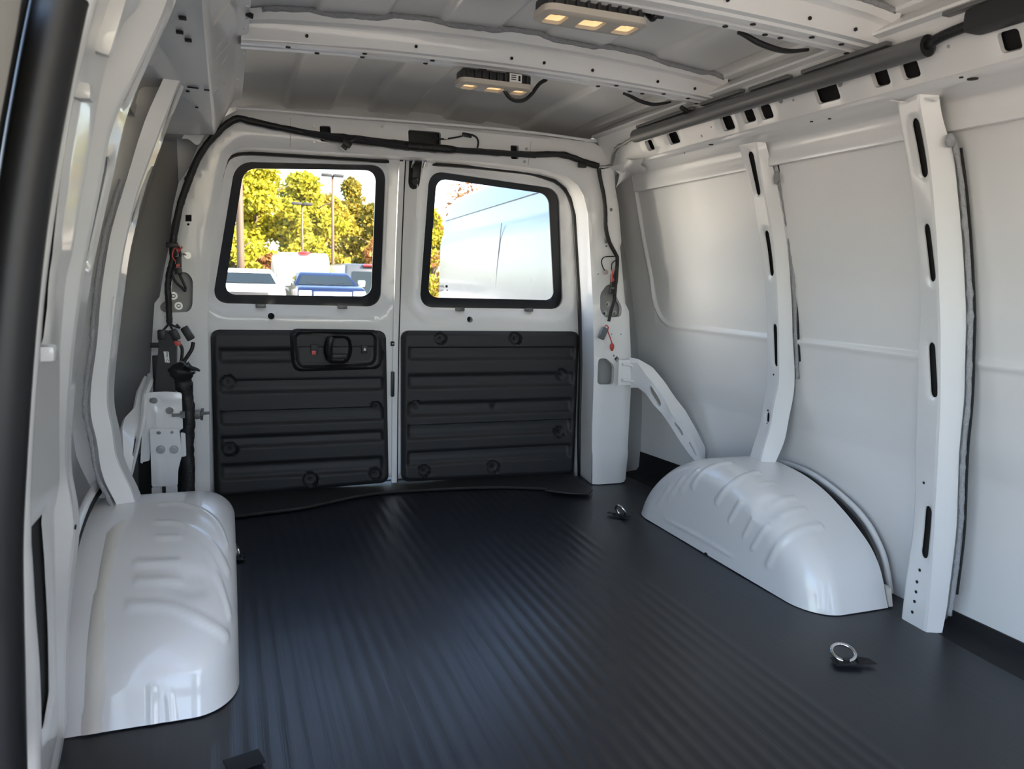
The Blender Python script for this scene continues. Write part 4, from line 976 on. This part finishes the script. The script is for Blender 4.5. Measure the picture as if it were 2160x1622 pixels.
hs = thing('wiring_harness', 'silver-wrapped wire climbing from the right rear corner to the grey overhead tube', 'wiring', tuple(fp(1270, 352)))
P = smooth_path([fp(1262, 353, .02), fp(1278, 352, .03), fp(1289, 347, .035), at(1292, 335, 1, 2.60), at(1295, 322, 1, 2.58), at(1303, 309, 1, 2.55), at(1316, 303, 1, 2.50), at(1335, 291, 1, 2.42), at(1345, 287, 1, 2.36)], 5)
MB().tube(P, .0065, 7, True, .5).build('loom', 'foil', hs, 0)

hl_ = thing('wiring_harness', 'bundled black loom down the left rear pillar with red plugs and a cloth-wrapped tail', 'wiring', tuple(fp(370, 860)))
P = smooth_path([fp(*p, .03) for p in ((366, 540), (362, 556), (356, 580), (354, 610), (356, 640), (357, 665), (357, 682))], 6)
MB().tube(P, .0095, 8, True, .25).build('loom', 'tape', hl_, 0)
P = smooth_path([fp(*p, .03) for p in ((368, 512), (376, 520), (380, 535), (378, 550), (366, 566), (363, 580), (372, 596), (385, 608), (390, 614), (391, 606), (384, 590), (378, 578))], 5)
MB().tube(P, .0042, 6, True, .2).build('branch_wire', 'tape', hl_, 0)
MB().box(fp(363, 517, .035), (.036, .02, .016), .004).build('loom_clip', 'plastic_s', hl_)
P = smooth_path([fp(*p, .042) for p in ((376, 516), (366, 528), (364, 542), (372, 552), (376, 560))], 5); MB().tube(P, .0022, 6).build('lead', 'red', hl_)
P = smooth_path([fp(*p, .045) for p in ((372, 524), (380, 526), (384, 520), (378, 530), (374, 534))], 5); MB().tube(P, .0022, 6).build('lead', 'red', hl_)
MB().box(fp(377, 553, .04), (.016, .014, .034), .003).box(fp(376, 572, .04), (.022, .014, .02), .003).build('plug', 'plastic_s', hl_)
MB().disc(fp(376, 560, .05), (0, -1, 0), .006, .006, 8).build('plug_lock', 'redtag', hl_)
MB().disc(fp(396, 539, .006), (0, -1, 0), .011, .006, 12).tube([fp(385, 535, .012), fp(393, 538, .01)], .003, 6).build('ring_terminal', 'zinc', hl_)
b = MB()
for pp in (((357, 682), (350, 690), (343, 698)), ((357, 682), (362, 692), (366, 700)), ((357, 682), (368, 688), (380, 692)), ((372, 684), (376, 688), (380, 692))): b.tube(smooth_path([fp(*p, .06) for p in pp], 4), .0035, 6)
b.build('lead', 'tape', hl_, 0)
MB().box(at(341, 706, 1, 2.55), (.022, .03, .03), .004).box(at(369, 706, 1, 2.55), (.022, .03, .034), .004, rot=Matrix.Rotation(-.4, 3, 'Y')).build('plug', 'plastic_s', hl_)
MB().box(at(396, 703, 1, 2.56), (.024, .03, .044), .004, rot=Matrix.Rotation(-.5, 3, 'Y')).build('plug', 'plastic_s', hl_)
MB().box(at(375, 724, 1, 2.55), (.016, .016, .014), .003).box(at(369, 719, 1, 2.545), (.006, .006, .02), .002).build('plug_lock', 'redtag', hl_)
P = smooth_path([at(*p, 1, 2.56) for p in ((408, 722), (405, 736), (398, 748), (390, 760), (388, 766))], 5); MB().tube(P, .006, 7).build('branch_wire', 'tape', hl_, 0)
P = smooth_path([at(*p, 1, 2.57) for p in ((376, 722), (384, 734), (384, 750), (382, 764))], 5); MB().tube(P, .005, 7).build('branch_wire', 'tape', hl_, 0)
P = smooth_path([at(*p, 1, 2.57) for p in ((390, 764), (384, 782), (386, 805), (392, 830), (396, 860), (396, 900), (394, 940), (396, 990), (396, 1040), (396, 1070))], 5)
MB().tube(P, [.012, .018, .026, .034, .040, .042, .040, .036, .032, .028, .026, .026, .026, .024, .022]+[.021]*(len(P)-15), 10, True, .25).build('cloth_wrap', 'tape', hl_, 0)
P = smooth_path([at(*p, 1, 2.54) for p in ((392, 768), (402, 776), (412, 778), (422, 782))], 4); MB().tube(P, [.012, .011, .010, .009, .008, .008, .007, .006, .006, .005, .005, .004, .003][:len(P)], 7, True, .2).build('loose_end', 'tape', hl_, 0)
MB().tube(smooth_path([at(*p, 1, 2.53) for p in ((378, 762), (386, 764), (394, 772), (398, 770))], 4), .0028, 6).build('lead', 'grey', hl_)

# ---- overhead tube and dark trim above the right rail
tb = thing('overhead_tube', 'long dark grey tube running under the roof along the right rail', 'tube', (1.335, 1.85, 1.31))
A = at(1341, 287, 0, 1.308); Bq = at(1958, 96, 0, 1.308)
MB().tube([A+(Bq-A)*t for t in np.linspace(0, 1, 12)], .0215, 18, False).build('tube_shell', 'grey', tb, 0)
MB().disc(Bq+np.array([0, .004, 0]), (0, 1, 0), .0195, .01, 18).build('tube_inside', 'dark', tb)
MB().disc(A-np.array([0, .004, 0]), (0, -1, 0), .020, .01, 18).build('tube_cap', 'dark', tb)
b = MB()
for t0, t1, up in ((.02, .30, .026), (.34, .50, .030), (.53, .66, .026), (.70, .92, .026)):
    p, q = A+(Bq-A)*t0, A+(Bq-A)*t1; b.box((p+q)/2+np.array([-.006, 0, up]), (.018, abs(q[1]-p[1]), .010), .003)
b.build('tube_strap', 'grey', tb)
tr = thing('trim_cover', 'black trim cover at the front end of the roof rail, top right', 'cover', tuple(at(2110, 60, 0, 1.33)))
a = at(2040, 50, 0, 1.31); MB().box((a[0]+.01, a[1]-.22, a[2]+.002), (.05, .44, .045), .012).build('cover_shell', 'plastic', tr)
MB().box((a[0], a[1]-.2, a[2]+.030), (.02, .5, .008), .002).build('cover_lip', 'grey', tr)
b = MB(); c0 = at(1990, 75, 0, 1.31); b.tube(smooth_path([Bq, c0+np.array([0, 0, .0]), c0+np.array([.0, -.1, .005])], 4), .010, 8); b.build('cover_wire', 'tape', tr, 0)

# ================================================================== LAMPS
def dome(label, cxy, yc, zc, wid, dpt_, yaw):
    r = thing('dome_lamp', label, 'lamp', (cxy, yc, zc), 'dome lamps under the roof bows')
    R_ = Matrix.Rotation(yaw, 3, 'X')
    def tf(b):
        b.V = [tuple(np.array(R_ @ Vector(v))+np.array([cxy, yc, zc])) for v in b.V]; return b
    ol = rrect(0, 0, wid, dpt_, .022, 5); L = [rrect(x, 0, w_, dpt_*.62, .008, 4) for x, w_ in ((-wid*.34, wid*.18), (0, wid*.22), (wid*.34, wid*.18))]
    f = lambda Q: np.stack([Q[:, 0], Q[:, 1], np.full(len(Q), 0.0)-.004*sst(dpoly(Q, ol), 0, .008)], 1)
    up = lambda Q: np.stack([Q[:, 0], Q[:, 1], np.full(len(Q), .014)], 1)
    b = plate(ol, L, .012, f, rim=up, outer_rim=lambda Q: np.stack([Q[:, 0], Q[:, 1], np.full(len(Q), .012)], 1), hstep=.006); tf(b).build('bezel', 'beige', r, 40)
    for h in L:
        b = MB(); k = len(h); c = h.mean(0); rings = [(1, .003), (.82, .010), (.5, .013), (.05, .013)]
        V = np.vstack([np.c_[c+(h-c)*s, np.full(k, z)] for s, z in rings]); b.add(V, gridF(4, k, True)); tf(b).build('lens', 'lamp', r, 0)
    b = MB(); b.box((0, .004, .024), (wid*.93, dpt_*.8, .026), .005)
    for x in np.linspace(-wid*.40, wid*.40, 9): b.box((x, -dpt_*.40, .024), (.006, .01, .02), .001)
    tf(b).build('housing', 'plastic', r)
    for x in (-.038, .04): b = MB(); b.box((x, -dpt_*.1, .045), (.022, .02, .03), .003); tf(b).build('clip', 'plastic_s', r)
    return r, tf
l2, tf = dome('lit dome lamp with a looped black cable below the rear roof bow', .680, 2.02, 1.322, .205, .075, .0)
b = MB(); b.box((.048, -.034, .024), (.034, .003, .022)); tf(b).build('sticker', 'label', l2)
b = MB(); 
for k in range(3): b.box((.042, -.0362, .030-.005*k), (.014, .0006, .002))
b.box((.058, -.0362, .024), (.006, .0006, .014)); tf(b).build('sticker_print', 'dark', l2, 0, False)
P = smooth_path([at(1063, 187, 1, 2.02), at(1068, 198, 1, 2.02), at(1079, 209, 1, 2.03), at(1093, 213, 1, 2.04), at(1108, 210, 1, 2.05), at(1122, 198, 1, 2.05), at(1132, 184, 1, 2.05), at(1140, 175, 1, 2.06), at(1152, 168, 1, 2.07)], 5)
MB().tube(P, .0055, 8).build('cable', 'rubber', l2, 0)
l1, tf = dome('lit dome lamp under the front roof bow, at the top of the picture', .690, 1.46, 1.330, .225, .085, .0)
P = smooth_path([at(1330, 8, 1, 1.47), at(1352, 20, 1, 1.47), at(1366, 30, 1, 1.46), at(1376, 40, 1, 1.45), at(1384, 33, 1, 1.44), at(1398, 34, 1, 1.44)], 5)
MB().tube(P, [.012]*8+[.006]*(len(P)-8), 8).build('cable', 'tape', l1, 0)
for nm, pts, Y, rr in (('short black cable sagging under the right end of the rear roof bow', [(1315, 197), (1330, 203), (1350, 213), (1375, 220), (1395, 219), (1415, 215)], 2.04, .0055), ('short black cable sagging under the right end of the front roof bow', [(1557, 68), (1575, 76), (1600, 90), (1635, 103), (1665, 108), (1705, 105)], 1.46, .0065)):
    P = smooth_path([at(px, py, 1, Y) for px, py in pts], 5); n_ = len(P)
    o = MB().tube(P, [rr*(.4+.6*math.sin(PI*min(1, max(.15, i/(n_-1)*.8+.12)))) for i in range(n_)], 8).build('sagging_cable', 'rubber', None, 0); tag(o, nm, 'cable')
P = smooth_path([at(px, py, 1, 2.04) for px, py in ((1436, 226), (1448, 234), (1462, 240), (1475, 240))], 4)
o = MB().tube(P, .007, 7).build('rail_cable', 'tape', None, 0); tag(o, 'stub of black cable where the rear roof bow meets the right rail', 'cable')

# ================================================================== FLOOR ANCHORS
def anchor(px, py, label, R_, yaw, tilt, torn):
    c = at(px, py, 2, 0); c[2] = 0.0
    r = thing('tie_down_ring', label, 'ring', tuple(c), 'tie-down rings in the floor')
    t = np.linspace(0, 2*PI, 25); rot = Matrix.Rotation(yaw, 3, 'Z') @ Matrix.Rotation(tilt, 3, 'X')
    P = [np.array(rot @ Vector((R_*math.cos(a), R_+R_*math.sin(a)*1.0, 0)))+c+np.array([0, 0, .006]) for a in t]
    MB().tube(P, .0042, 8, False).build('ring', 'chrome', r, 0)
    b = MB(); b.box(c+np.array([0, 0, .004]), (.04, .03, .006), .002, rot=Matrix.Rotation(yaw, 3, 'Z')).disc(c+np.array([0, 0, .006]), (0, 0, 1), .008, .006, 8); b.build('base', 'steel' if torn > 1 else 'plastic_s', r)
    q = [np.array(Matrix.Rotation(yaw+.2, 3, 'Z') @ Vector(v))*torn+c+np.array([0, 0, .0035]) for v in ((-.05, -.03, 0), (.05, -.035, 0), (.06, .03, 0), (-.045, .035, 0))]
    MB().prism(q, (0, 0, .001)).build('cutout', 'dark', r)
    q = [np.array(Matrix.Rotation(yaw+.3, 3, 'Z') @ Vector(v))*torn+c for v in ((.045, -.02, .005), (.11, -.025, .005), (.10, .012, .008), (.05, .022, .014))]
    MB().prism(q, (0, 0, .0015)).build('torn_flap', 'matplain', r)
anchor(503, 1178, 'metal tie-down ring standing upright beside the left wheel arch', .018, 1.4, 1.35, .55)
anchor(1312, 1090, 'metal tie-down ring standing upright in front of the right rear pillar', .021, 1.9, 1.1, .55)
anchor(1784, 1400, 'shiny tie-down ring lying in a torn slit of the mat, by the front right pillar', .025, -.5, .35, .6)

# ================================================================== OUTSIDE
GZ = -.72
def gz(y): return GZ-.014*max(0, y-4)
V = [(x, y, gz(y)) for y in (-60, -8, 0, 4, 10, 20, 40, 90) for x in (-90, -30, -8, 0, 8, 30, 90)]
g = mk('ground', V, gridF(8, 7), 'asphalt', None, 0); tag(g, kind='structure')

def outpt(px, py, dist):                       # point along the sight line at that distance down the lot
    r = ray(px, py); return EYE+r*dist/r[1]
def extr(profile, x0, x1, taper=None, yaw=0, org=(0, 0, 0), bev=.04):
    """side profile (y,z) swept across the vehicle, edges rounded; taper(z) scales the half width"""
    n = len(profile); P = rpoly(profile, bev*2, 3); V = []; k = len(P); xs = np.array([x0, x0+bev*.4, x0+bev*1.2, x1-bev*1.2, x1-bev*.4, x1]); c = P.mean(0)
    ins = [bev, bev*.3, 0, 0, bev*.3, bev]
    for xx, q in zip(xs, ins):
        s = 1-q/np.maximum(.3, np.abs(P-c).max(0)); Q = c+(P-c)*s
        for p in Q:
            f = taper(p[1]) if taper else 1
            V.append((xx*f, p[0], p[1]))
    F = gridF(6, k, True)+[tuple(range(k))[::-1], tuple(range(5*k, 6*k))]
    return place(V, yaw, org), F
def place(V, yaw, org):
    V = np.array(V, float); c, s = math.cos(yaw), math.sin(yaw)
    return np.stack([V[:, 0]*c-V[:, 1]*s+org[0], V[:, 0]*s+V[:, 1]*c+org[1], V[:, 2]+org[2]], 1)
class Car:
    def __init__(s, name, label, cat, org, yaw):
        s.root = thing(name, label, cat, org); s.yaw = yaw; s.org = org
    def body(s, name, m, prof, hw, taper=None, bev=.05, parent=None):
        V, F = extr(prof, -hw, hw, taper, s.yaw, s.org, bev); return mk(name, V, F, m, parent or s.root, 40)
    def box(s, name, m, c, d, bev=.02, parent=None):
        b = MB(); b.box(c, d, bev); return mk(name, place(b.V, s.yaw, s.org), b.F, m, parent or s.root, 40)
    def quad(s, name, m, pts, d=(0, -.015, 0), parent=None):
        b = MB(); b.prism(pts, d); return mk(name, place(b.V, s.yaw, s.org), b.F, m, parent or s.root, 40)
    def wheel(s, x, y, r=.36):
        b = MB(); b.disc((x-.11, y, r), (1, 0, 0), r, .22, 24); o = mk('wheel', place(b.V, s.yaw, s.org), b.F, 'tyre', s.root, 40)
        b = MB(); b.disc((x-.12, y, r), (1, 0, 0), r*.6, .24, 16); mk('rim', place(b.V, s.yaw, s.org), b.F, 'chrome', o, 40)

# tall white van standing close by, its flank filling the right window
def side_van():
    P0 = outpt(926, 420, 10.4); P1 = outpt(1290, 420, 4.6)
    d = (P1-P0)[:2]; L = float(np.linalg.norm(d)); yaw = math.atan2(d[1], d[0])+PI/2     # local +y points from P1 end to far end
    yaw = math.atan2(P0[1]-P1[1], P0[0]-P1[0])-PI/2
    h0 = float(outpt(940, 412, 10.2)[2]); g0 = gz(8); H = h0-g0
    zz = lambda px, py, Y: float(outpt(px, py, Y)[2])-g0
    root = thing('cargo_van', 'tall white cargo van parked close behind, its panelled flank filling the right window', 'van', (P1[0], P1[1], g0))
    def T(V): return place(V, yaw, (P1[0], P1[1], g0))
    # cross-section of the flank (local x to the right of the flank, z up), grooves pressed in
    zl1 = zz(928, 469, 10.4); zl2 = zz(928, 499, 10.4)
    cs = [(.06, .35), (.02, .45), (.0, .7), (-.015, 1.0), (0, zl2-.16), (.012, zl2-.04), (.03, zl2-.01), (.035, zl2), (.04, zl2+.03), (.045, zl1-.03), (.05, zl1-.006), (.07, zl1-.004), (.07, zl1+.006), (.05, zl1+.008), (.07, zl1+.05), (.10, zl1+.10), (.13, (zl1+H)/2), (.20, H-.06), (.26, H-.015), (.36, H), (1.0, H+.04), (1.7, H)]
    ys = np.r_[0, .3, np.linspace(.6, L-.16, 20), L-.14, L-.10, L-.05, L-.015, L]
    V = []
    for y in ys:
        e = max(0.0, (y-(L-.14))/.14); q = .14*(1-math.sqrt(max(0, 1-e*e)))
        for x, z in cs: V.append((x+q, y, z-(q*.8 if z > H-.2 else 0)))
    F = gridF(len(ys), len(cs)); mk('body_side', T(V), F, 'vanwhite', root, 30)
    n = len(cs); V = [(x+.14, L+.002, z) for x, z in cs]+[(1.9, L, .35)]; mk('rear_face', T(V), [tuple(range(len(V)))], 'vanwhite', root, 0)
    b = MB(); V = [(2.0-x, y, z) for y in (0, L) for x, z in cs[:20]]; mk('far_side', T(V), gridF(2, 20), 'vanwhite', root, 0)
    # seam between two body panels
    a = outpt(1066, 392, 7.4)
    def onflank(px, py):
        nrm2 = np.array([math.cos(yaw), math.sin(yaw), 0]); return onp(px, py, nrm2, nrm2@np.array([P1[0]+0*nrm2[0], P1[1]+0*nrm2[1], 0])-.004)
    sm = [onflank(px, py) for px, py in ((1058, 470), (1053, 520), (1048, 570), (1045, 622), (1043, 680))]
    MB().tube(sm, .004, 5).build('panel_seam', 'grey', root)
    up_ = [onflank(px, py) for px, py in ((1070, 392), (1064, 430), (1060, 455))]
    V = []
    MB().tube([p+np.array([math.cos(yaw), math.sin(yaw), 0])*(.14-.03*i) for i, p in enumerate(up_)], .004, 5).build('panel_seam', 'grey', root)
    for y in (1.0, L-1.2):
        b = MB(); b.disc((.05, y, .36), (1, 0, 0), .36, .22, 24); o = mk('wheel', T(b.V), b.F, 'tyre', root, 40)
    return root
side_van()
# white van added out of view as a reflector: it throws sunlight in through the left rear window
c = Car('cargo_van', 'unseen white van added left of the tailgate to bounce sunlight through the left rear window', 'van', (-4.6, 3.0, gz(5)), math.radians(2))
c.body('body', 'carwhite', [(0, .4), (0, 1.0), (.9, 1.25), (1.6, 2.2), (1.9, 2.6), (6.6, 2.6), (6.7, .4)], 1.0, lambda z: 1-.05*max(0, (z-1.2)), .08)
for sx in (-1, 1):
    for yy in (1.1, 5.2): c.wheel(sx*.85, yy)

# white van seen from behind, in the middle of the left window
o = outpt(643, 620, 31); c = Car('delivery_van', 'white high-roofed van seen from behind under the trees, left window', 'van', (o[0], o[1], gz(31)), 0)
H = float(outpt(640, 533, 31)[2])-gz(31)
c.body('body', 'carwhite', [(0, .4), (0, 1.2), (.06, H-.25), (.22, H), (5.2, H), (5.6, 1.4), (6.0, .9), (6.0, .4)], 1.0, lambda z: 1-.07*max(0, (z-1.2)/(H-1.2))**1.5, .10)
b = MB(); b.sphere((0, .10, H-.02), .26, 8, (1, .5, .28)); mk('brake_lamp', place(b.V, c.yaw, c.org), b.F, 'taillamp', c.root)
c.quad('door_gap', 'rubber', [(-.006, .03, .5), (.006, .03, .5), (.006, .06, H-.3), (-.006, .06, H-.3)])
for sx in (-1, 1):
    c.quad('tail_lamp', 'taillamp', [(sx*.86, 0, .9), (sx*.97, 0, .9), (sx*.96, .03, 1.5), (sx*.87, .03, 1.5)]); c.wheel(sx*.85, .9); c.wheel(sx*.85, 4.8)
c.box('side_mirror', 'carwhite', (1.14, 5.0, 1.5), (.2, .2, .3), .05)

# white SUV nose-on at the left
def nose(name, label, cat, m, px_l, px_r, py_roof, py_sill, py_hood, dist, H, hw, hood=1.1, glass='carglass', yaw=0.0, truck=False):
    xc = outpt((px_l+px_r)/2, py_roof, dist); zr = float(xc[2]); g0 = zr-H; zs = float(outpt(px_l, py_sill, dist-.3)[2])-g0; zh = float(outpt(px_l, py_hood, dist-1.4)[2])-g0
    c = Car(name, label, cat, (xc[0], dist-1.9, g0), yaw)
    c.body('body', m, [(0, .45), (-.02, .8), (.05, zh), (.6, zh+.08), (1.45, zs), (1.9, zs+.02), (5.2, zs+.02), (5.25, .5), (4.8, .4), (.3, .38)], hw, lambda z: 1-.03*max(0, z-1), .08)
    tp = lambda z: 1-.24*max(0, (z-zs)/(H-zs))
    c.body('cabin', m, [(1.40, zs-.05), (2.05, H-.05), (2.3, H), (3.6 if truck else 4.9, H-.02), (4.0 if truck else 5.2, zs-.05)], hw*.97, tp, .06)
    a = tp(zs+.03)*hw*.86; b_ = tp(H-.12)*hw*.86
    yy = lambda z: 1.40+(z-zs+.05)/(H-zs)*.65-.012
    c.quad('windscreen', glass, [(-a, yy(zs+.03), zs+.03), (a, yy(zs+.03), zs+.03), (b_, yy(H-.12), H-.12), (-b_, yy(H-.12), H-.12)], (0, -.01, .006))
    for sx in (-1, 1):
        x0, x1 = tp(zs+.05)*hw*.985, tp(H-.12)*hw*.985
        c.quad('side_window', glass, [(sx*x0, 1.75, zs+.06), (sx*x0, 3.4, zs+.06), (sx*x1, 3.3, H-.14), (sx*x1, 2.25, H-.14)], (sx*.012, 0, 0))
        c.box('side_mirror', 'chrome' if truck else m, (sx*(hw+.12), 1.75, zs+.10), (.24, .14, .20), .05)
        c.box('headlamp', 'headlamp', (sx*hw*.78, .03, zh-.14), (hw*.36, .12, .16), .03); c.wheel(sx*(hw-.12), .95); c.wheel(sx*(hw-.12), 4.2)
        c.quad('wiper', 'rubber', [(sx*.1, yy(zs+.05)-.02, zs+.05), (sx*.55, yy(zs+.1)-.02, zs+.10), (sx*.55, yy(zs+.12)-.02, zs+.12), (sx*.1, yy(zs+.07)-.02, zs+.07)])
    gr = c.box('grille', 'chrome' if truck else 'plastic', (0, -.01, zh-.25), (hw*1.1, .08, .34), .03)
    if truck:
        for k in range(4): c.box('grille_bar', 'chrome', (0, -.04, zh-.38+.085*k), (hw*1.05, .06, .035), .01, gr)
        c.box('tail_gate_glass', 'carglass', (0, 3.7, (zs+H)/2+.05), (hw*1.2, .05, .3), .02)
    c.box('bumper', 'chrome' if truck else m, (0, -.05, .55), (hw*1.95, .18, .26), .06)
    c.box('rear_mirror', 'rubber', (0, yy(H-.2)+.05, H-.22), (.22, .04, .07), .02)
    for sx in (-.42, .42): c.box('seat', 'rubber', (sx, 2.6, zs+.05), (.5, .15, .6), .08)
    c.box('number_plate', 'plastic', (0, -.15, .58), (.32, .02, .15), .005)
    return c
nose('white_car', 'white car facing us at the left edge of the left window', 'car', 'carwhite', 452, 578, 566, 599, 606, 22.5, 1.86, .97)
nose('pickup_truck', 'dark blue pickup truck with chrome grille facing us, left window', 'truck', 'navy', 628, 742, 574, 602, 607, 24.5, 1.88, .98, truck=True)
# grey van at the right edge of the left window
o = outpt(781, 600, 28.6); H = float(outpt(781, 557, 28.6)[2])-gz(28.6)
c = Car('grey_van', 'dark grey van with a tinted rear window at the right edge of the left window', 'van', (o[0], o[1], gz(28.6)), 0)
c.body('body', 'silver', [(0, .4), (0, 1.2), (.08, H-.2), (.25, H), (5.0, H), (5.5, 1.3), (5.9, .9), (5.9, .4)], .98, lambda z: 1-.10*max(0, (z-1.1)/(H-1.1)), .09)
c.quad('rear_window', 'carglass', [(-.72, .0, 1.2), (.72, .0, 1.2), (.64, .05, H-.28), (-.64, .05, H-.28)], (0, -.02, 0))
c.box('brake_lamp', 'taillamp', (0, .12, H-.05), (.5, .2, .07), .02)
for sx in (-1, 1): c.wheel(sx*.85, .9); c.quad('tail_lamp', 'taillamp', [(sx*.82, 0, .8), (sx*.95, 0, .8), (sx*.93, .02, 1.2), (sx*.83, .02, 1.2)])
# silver saloon partly hidden between the white car and the pickup
nose('parked_car', 'small pale car far back, glimpsed between the white car and the white van', 'car', 'silver', 556, 600, 580, 590, 598, 39.5, 1.62, .62)

# lamp posts
def post(px, dist, py_top, r, label, m='pole', head=True):
    p = outpt(px, 560, dist); zt = float(outpt(px, py_top, dist)[2]); g0 = gz(dist)
    c = thing('lamp_post', label, 'lamp post', (p[0], p[1], g0))
    b = MB(); b.tube([(p[0], p[1], g0+(zt-g0)*t) for t in (0, .3, .6, 1)], [r, r*.95, r*.85, r*.7], 10); b.build('pole', m, c, 0)
    MB().disc((p[0], p[1], g0), (0, 0, 1), r*2, .5, 12).build('footing', 'asphalt', c)
    for sx in (-1, 1): MB().box((p[0]+sx*.28, p[1], zt), (.5, .35, .14), .04).build('lamp_head', 'plastic', c)
post(508, 29, 150, .14, 'thick brown lamp post at the left of the left window')
post(638, 43, 430, .07, 'thin lamp post rising behind the white van')
post(702, 39, 370, .085, 'tall thin lamp post standing right of the white van')

# trees
def leaves(name, blobs, n, size, m, parent, seed):
    g = np.random.default_rng(seed); V = []; wts = np.array([b[3]*b[4] for b in blobs]); wts = wts/wts.sum(); ids = g.choice(len(blobs), n, p=wts)
    B = np.array(blobs)[ids]; d = g.normal(size=(n, 3)); d /= np.linalg.norm(d, axis=1)[:, None]; rr = g.random(n)**.33*(.85+.3*g.random(n))
    C = B[:, :3]+d*rr[:, None]*np.stack([B[:, 3], B[:, 3], B[:, 4]], 1)
    u = g.normal(size=(n, 3)); u /= np.linalg.norm(u, axis=1)[:, None]; v = np.cross(u, g.normal(size=(n, 3))); v /= np.linalg.norm(v, axis=1)[:, None]
    s = size*(.6+.8*g.random(n))[:, None]
    V = np.stack([C-u*s, C+v*s*.6, C+u*s, C-v*s*.6], 1).reshape(-1, 3); F = np.arange(4*n).reshape(n, 4)
    o = mk(name, V, F.tolist(), m, parent, 0, False); return tag(o, kind='stuff')
def tree(name, label, cat, px, dist, py_top, width, m, n, seed, size=.15, low=0.0, cone=0.0):
    p = outpt(px, 560, dist); zt = float(outpt(px, py_top, dist)[2]); g0 = gz(dist); Ht = zt-g0; g = np.random.default_rng(seed)
    root = thing(name, label, cat, (p[0], p[1], g0)); blobs = []
    for k in range(46):
        t = low+(1-low)*g.random(); rw = width/2*(math.sin(PI*min(1, .18+.8*t))*(1-cone)+(1-t)*cone); a = g.random()*2*PI; q = rw*g.random()**.5
        blobs.append((p[0]+q*math.cos(a), p[1]+q*math.sin(a)*.7, g0+Ht*(.04+.90*t), width*(.10+.08*g.random())*(1-.45*t*cone), Ht*.075*(.6+.6*g.random())))
    blobs.append((p[0], p[1], zt-Ht*.05, width*.07, Ht*.06))
    leaves('foliage', blobs, n, size, m, root, seed+1)
    MB().tube([(p[0], p[1], g0), (p[0]+.1, p[1], g0+Ht*.4), (p[0], p[1], g0+Ht*.85)], [.22, .15, .04], 8).build('trunk', 'bark', root, 0)
    b = MB()
    for k in range(5):
        a = g.random()*2*PI; z = g0+Ht*(.2+.12*k); b = MB().tube([(p[0], p[1], z), (p[0]+width*.15*math.cos(a), p[1]+width*.15*math.sin(a), z+Ht*.07), (p[0]+width*.3*math.cos(a), p[1]+width*.3*math.sin(a), z+Ht*.12)], [.08, .05, .02], 6); b.build('branch', 'bark', root, 0)
    return root
tree('tree', 'tall yellow-green tree filling the left of the left window', 'tree', 540, 49, 318, 7.0, 'leaf_yellow', 22000, 11)
tree('tree', 'yellow-green tree with a peaked top behind the white van', 'tree', 645, 56, 366, 7.6, 'leaf_yellow', 22000, 21, cone=.25)
tree('tree', 'golden tree leaning in right behind the tall thin lamp post', 'tree', 692, 63, 412, 6.4, 'leaf_gold', 16000, 31)
tree('tree', 'pointed olive and russet tree at the right of the left window', 'tree', 740, 70, 374, 7.0, 'leaf_olive', 18000, 41, cone=.6)
tree('tree', 'dark olive tree filling the right edge of the left window', 'tree', 792, 47, 430, 4.2, 'leaf_olive', 14000, 51)
tree('bush', 'low russet bush below the trees beside the thick lamp post', 'bush', 568, 45, 537, 3.6, 'leaf_red', 6000, 61, .13)
tree('bush', 'yellow-green bush at the foot of the trees, left edge of the left window', 'bush', 492, 35, 470, 2.8, 'leaf_yellow', 7000, 71, .14)
tree('bush', 'reddish bush near the top right of the pickup truck', 'bush', 785, 36.5, 505, 1.6, 'leaf_red', 3500, 81, .11)
tree('bush', 'low olive bush behind the pickup truck', 'bush', 715, 42, 540, 3.2, 'leaf_gold', 5000, 91, .13)
tree('tree', 'bare-twigged tree whose tips show over the white van in the right window', 'tree', 985, 40, 366, 4.6, 'leaf_red', 900, 95, .12)
tree('tree', 'yellow tree glimpsed at the left edge of the right window', 'tree', 912, 44, 440, 2.6, 'leaf_yellow', 7000, 97, .14)
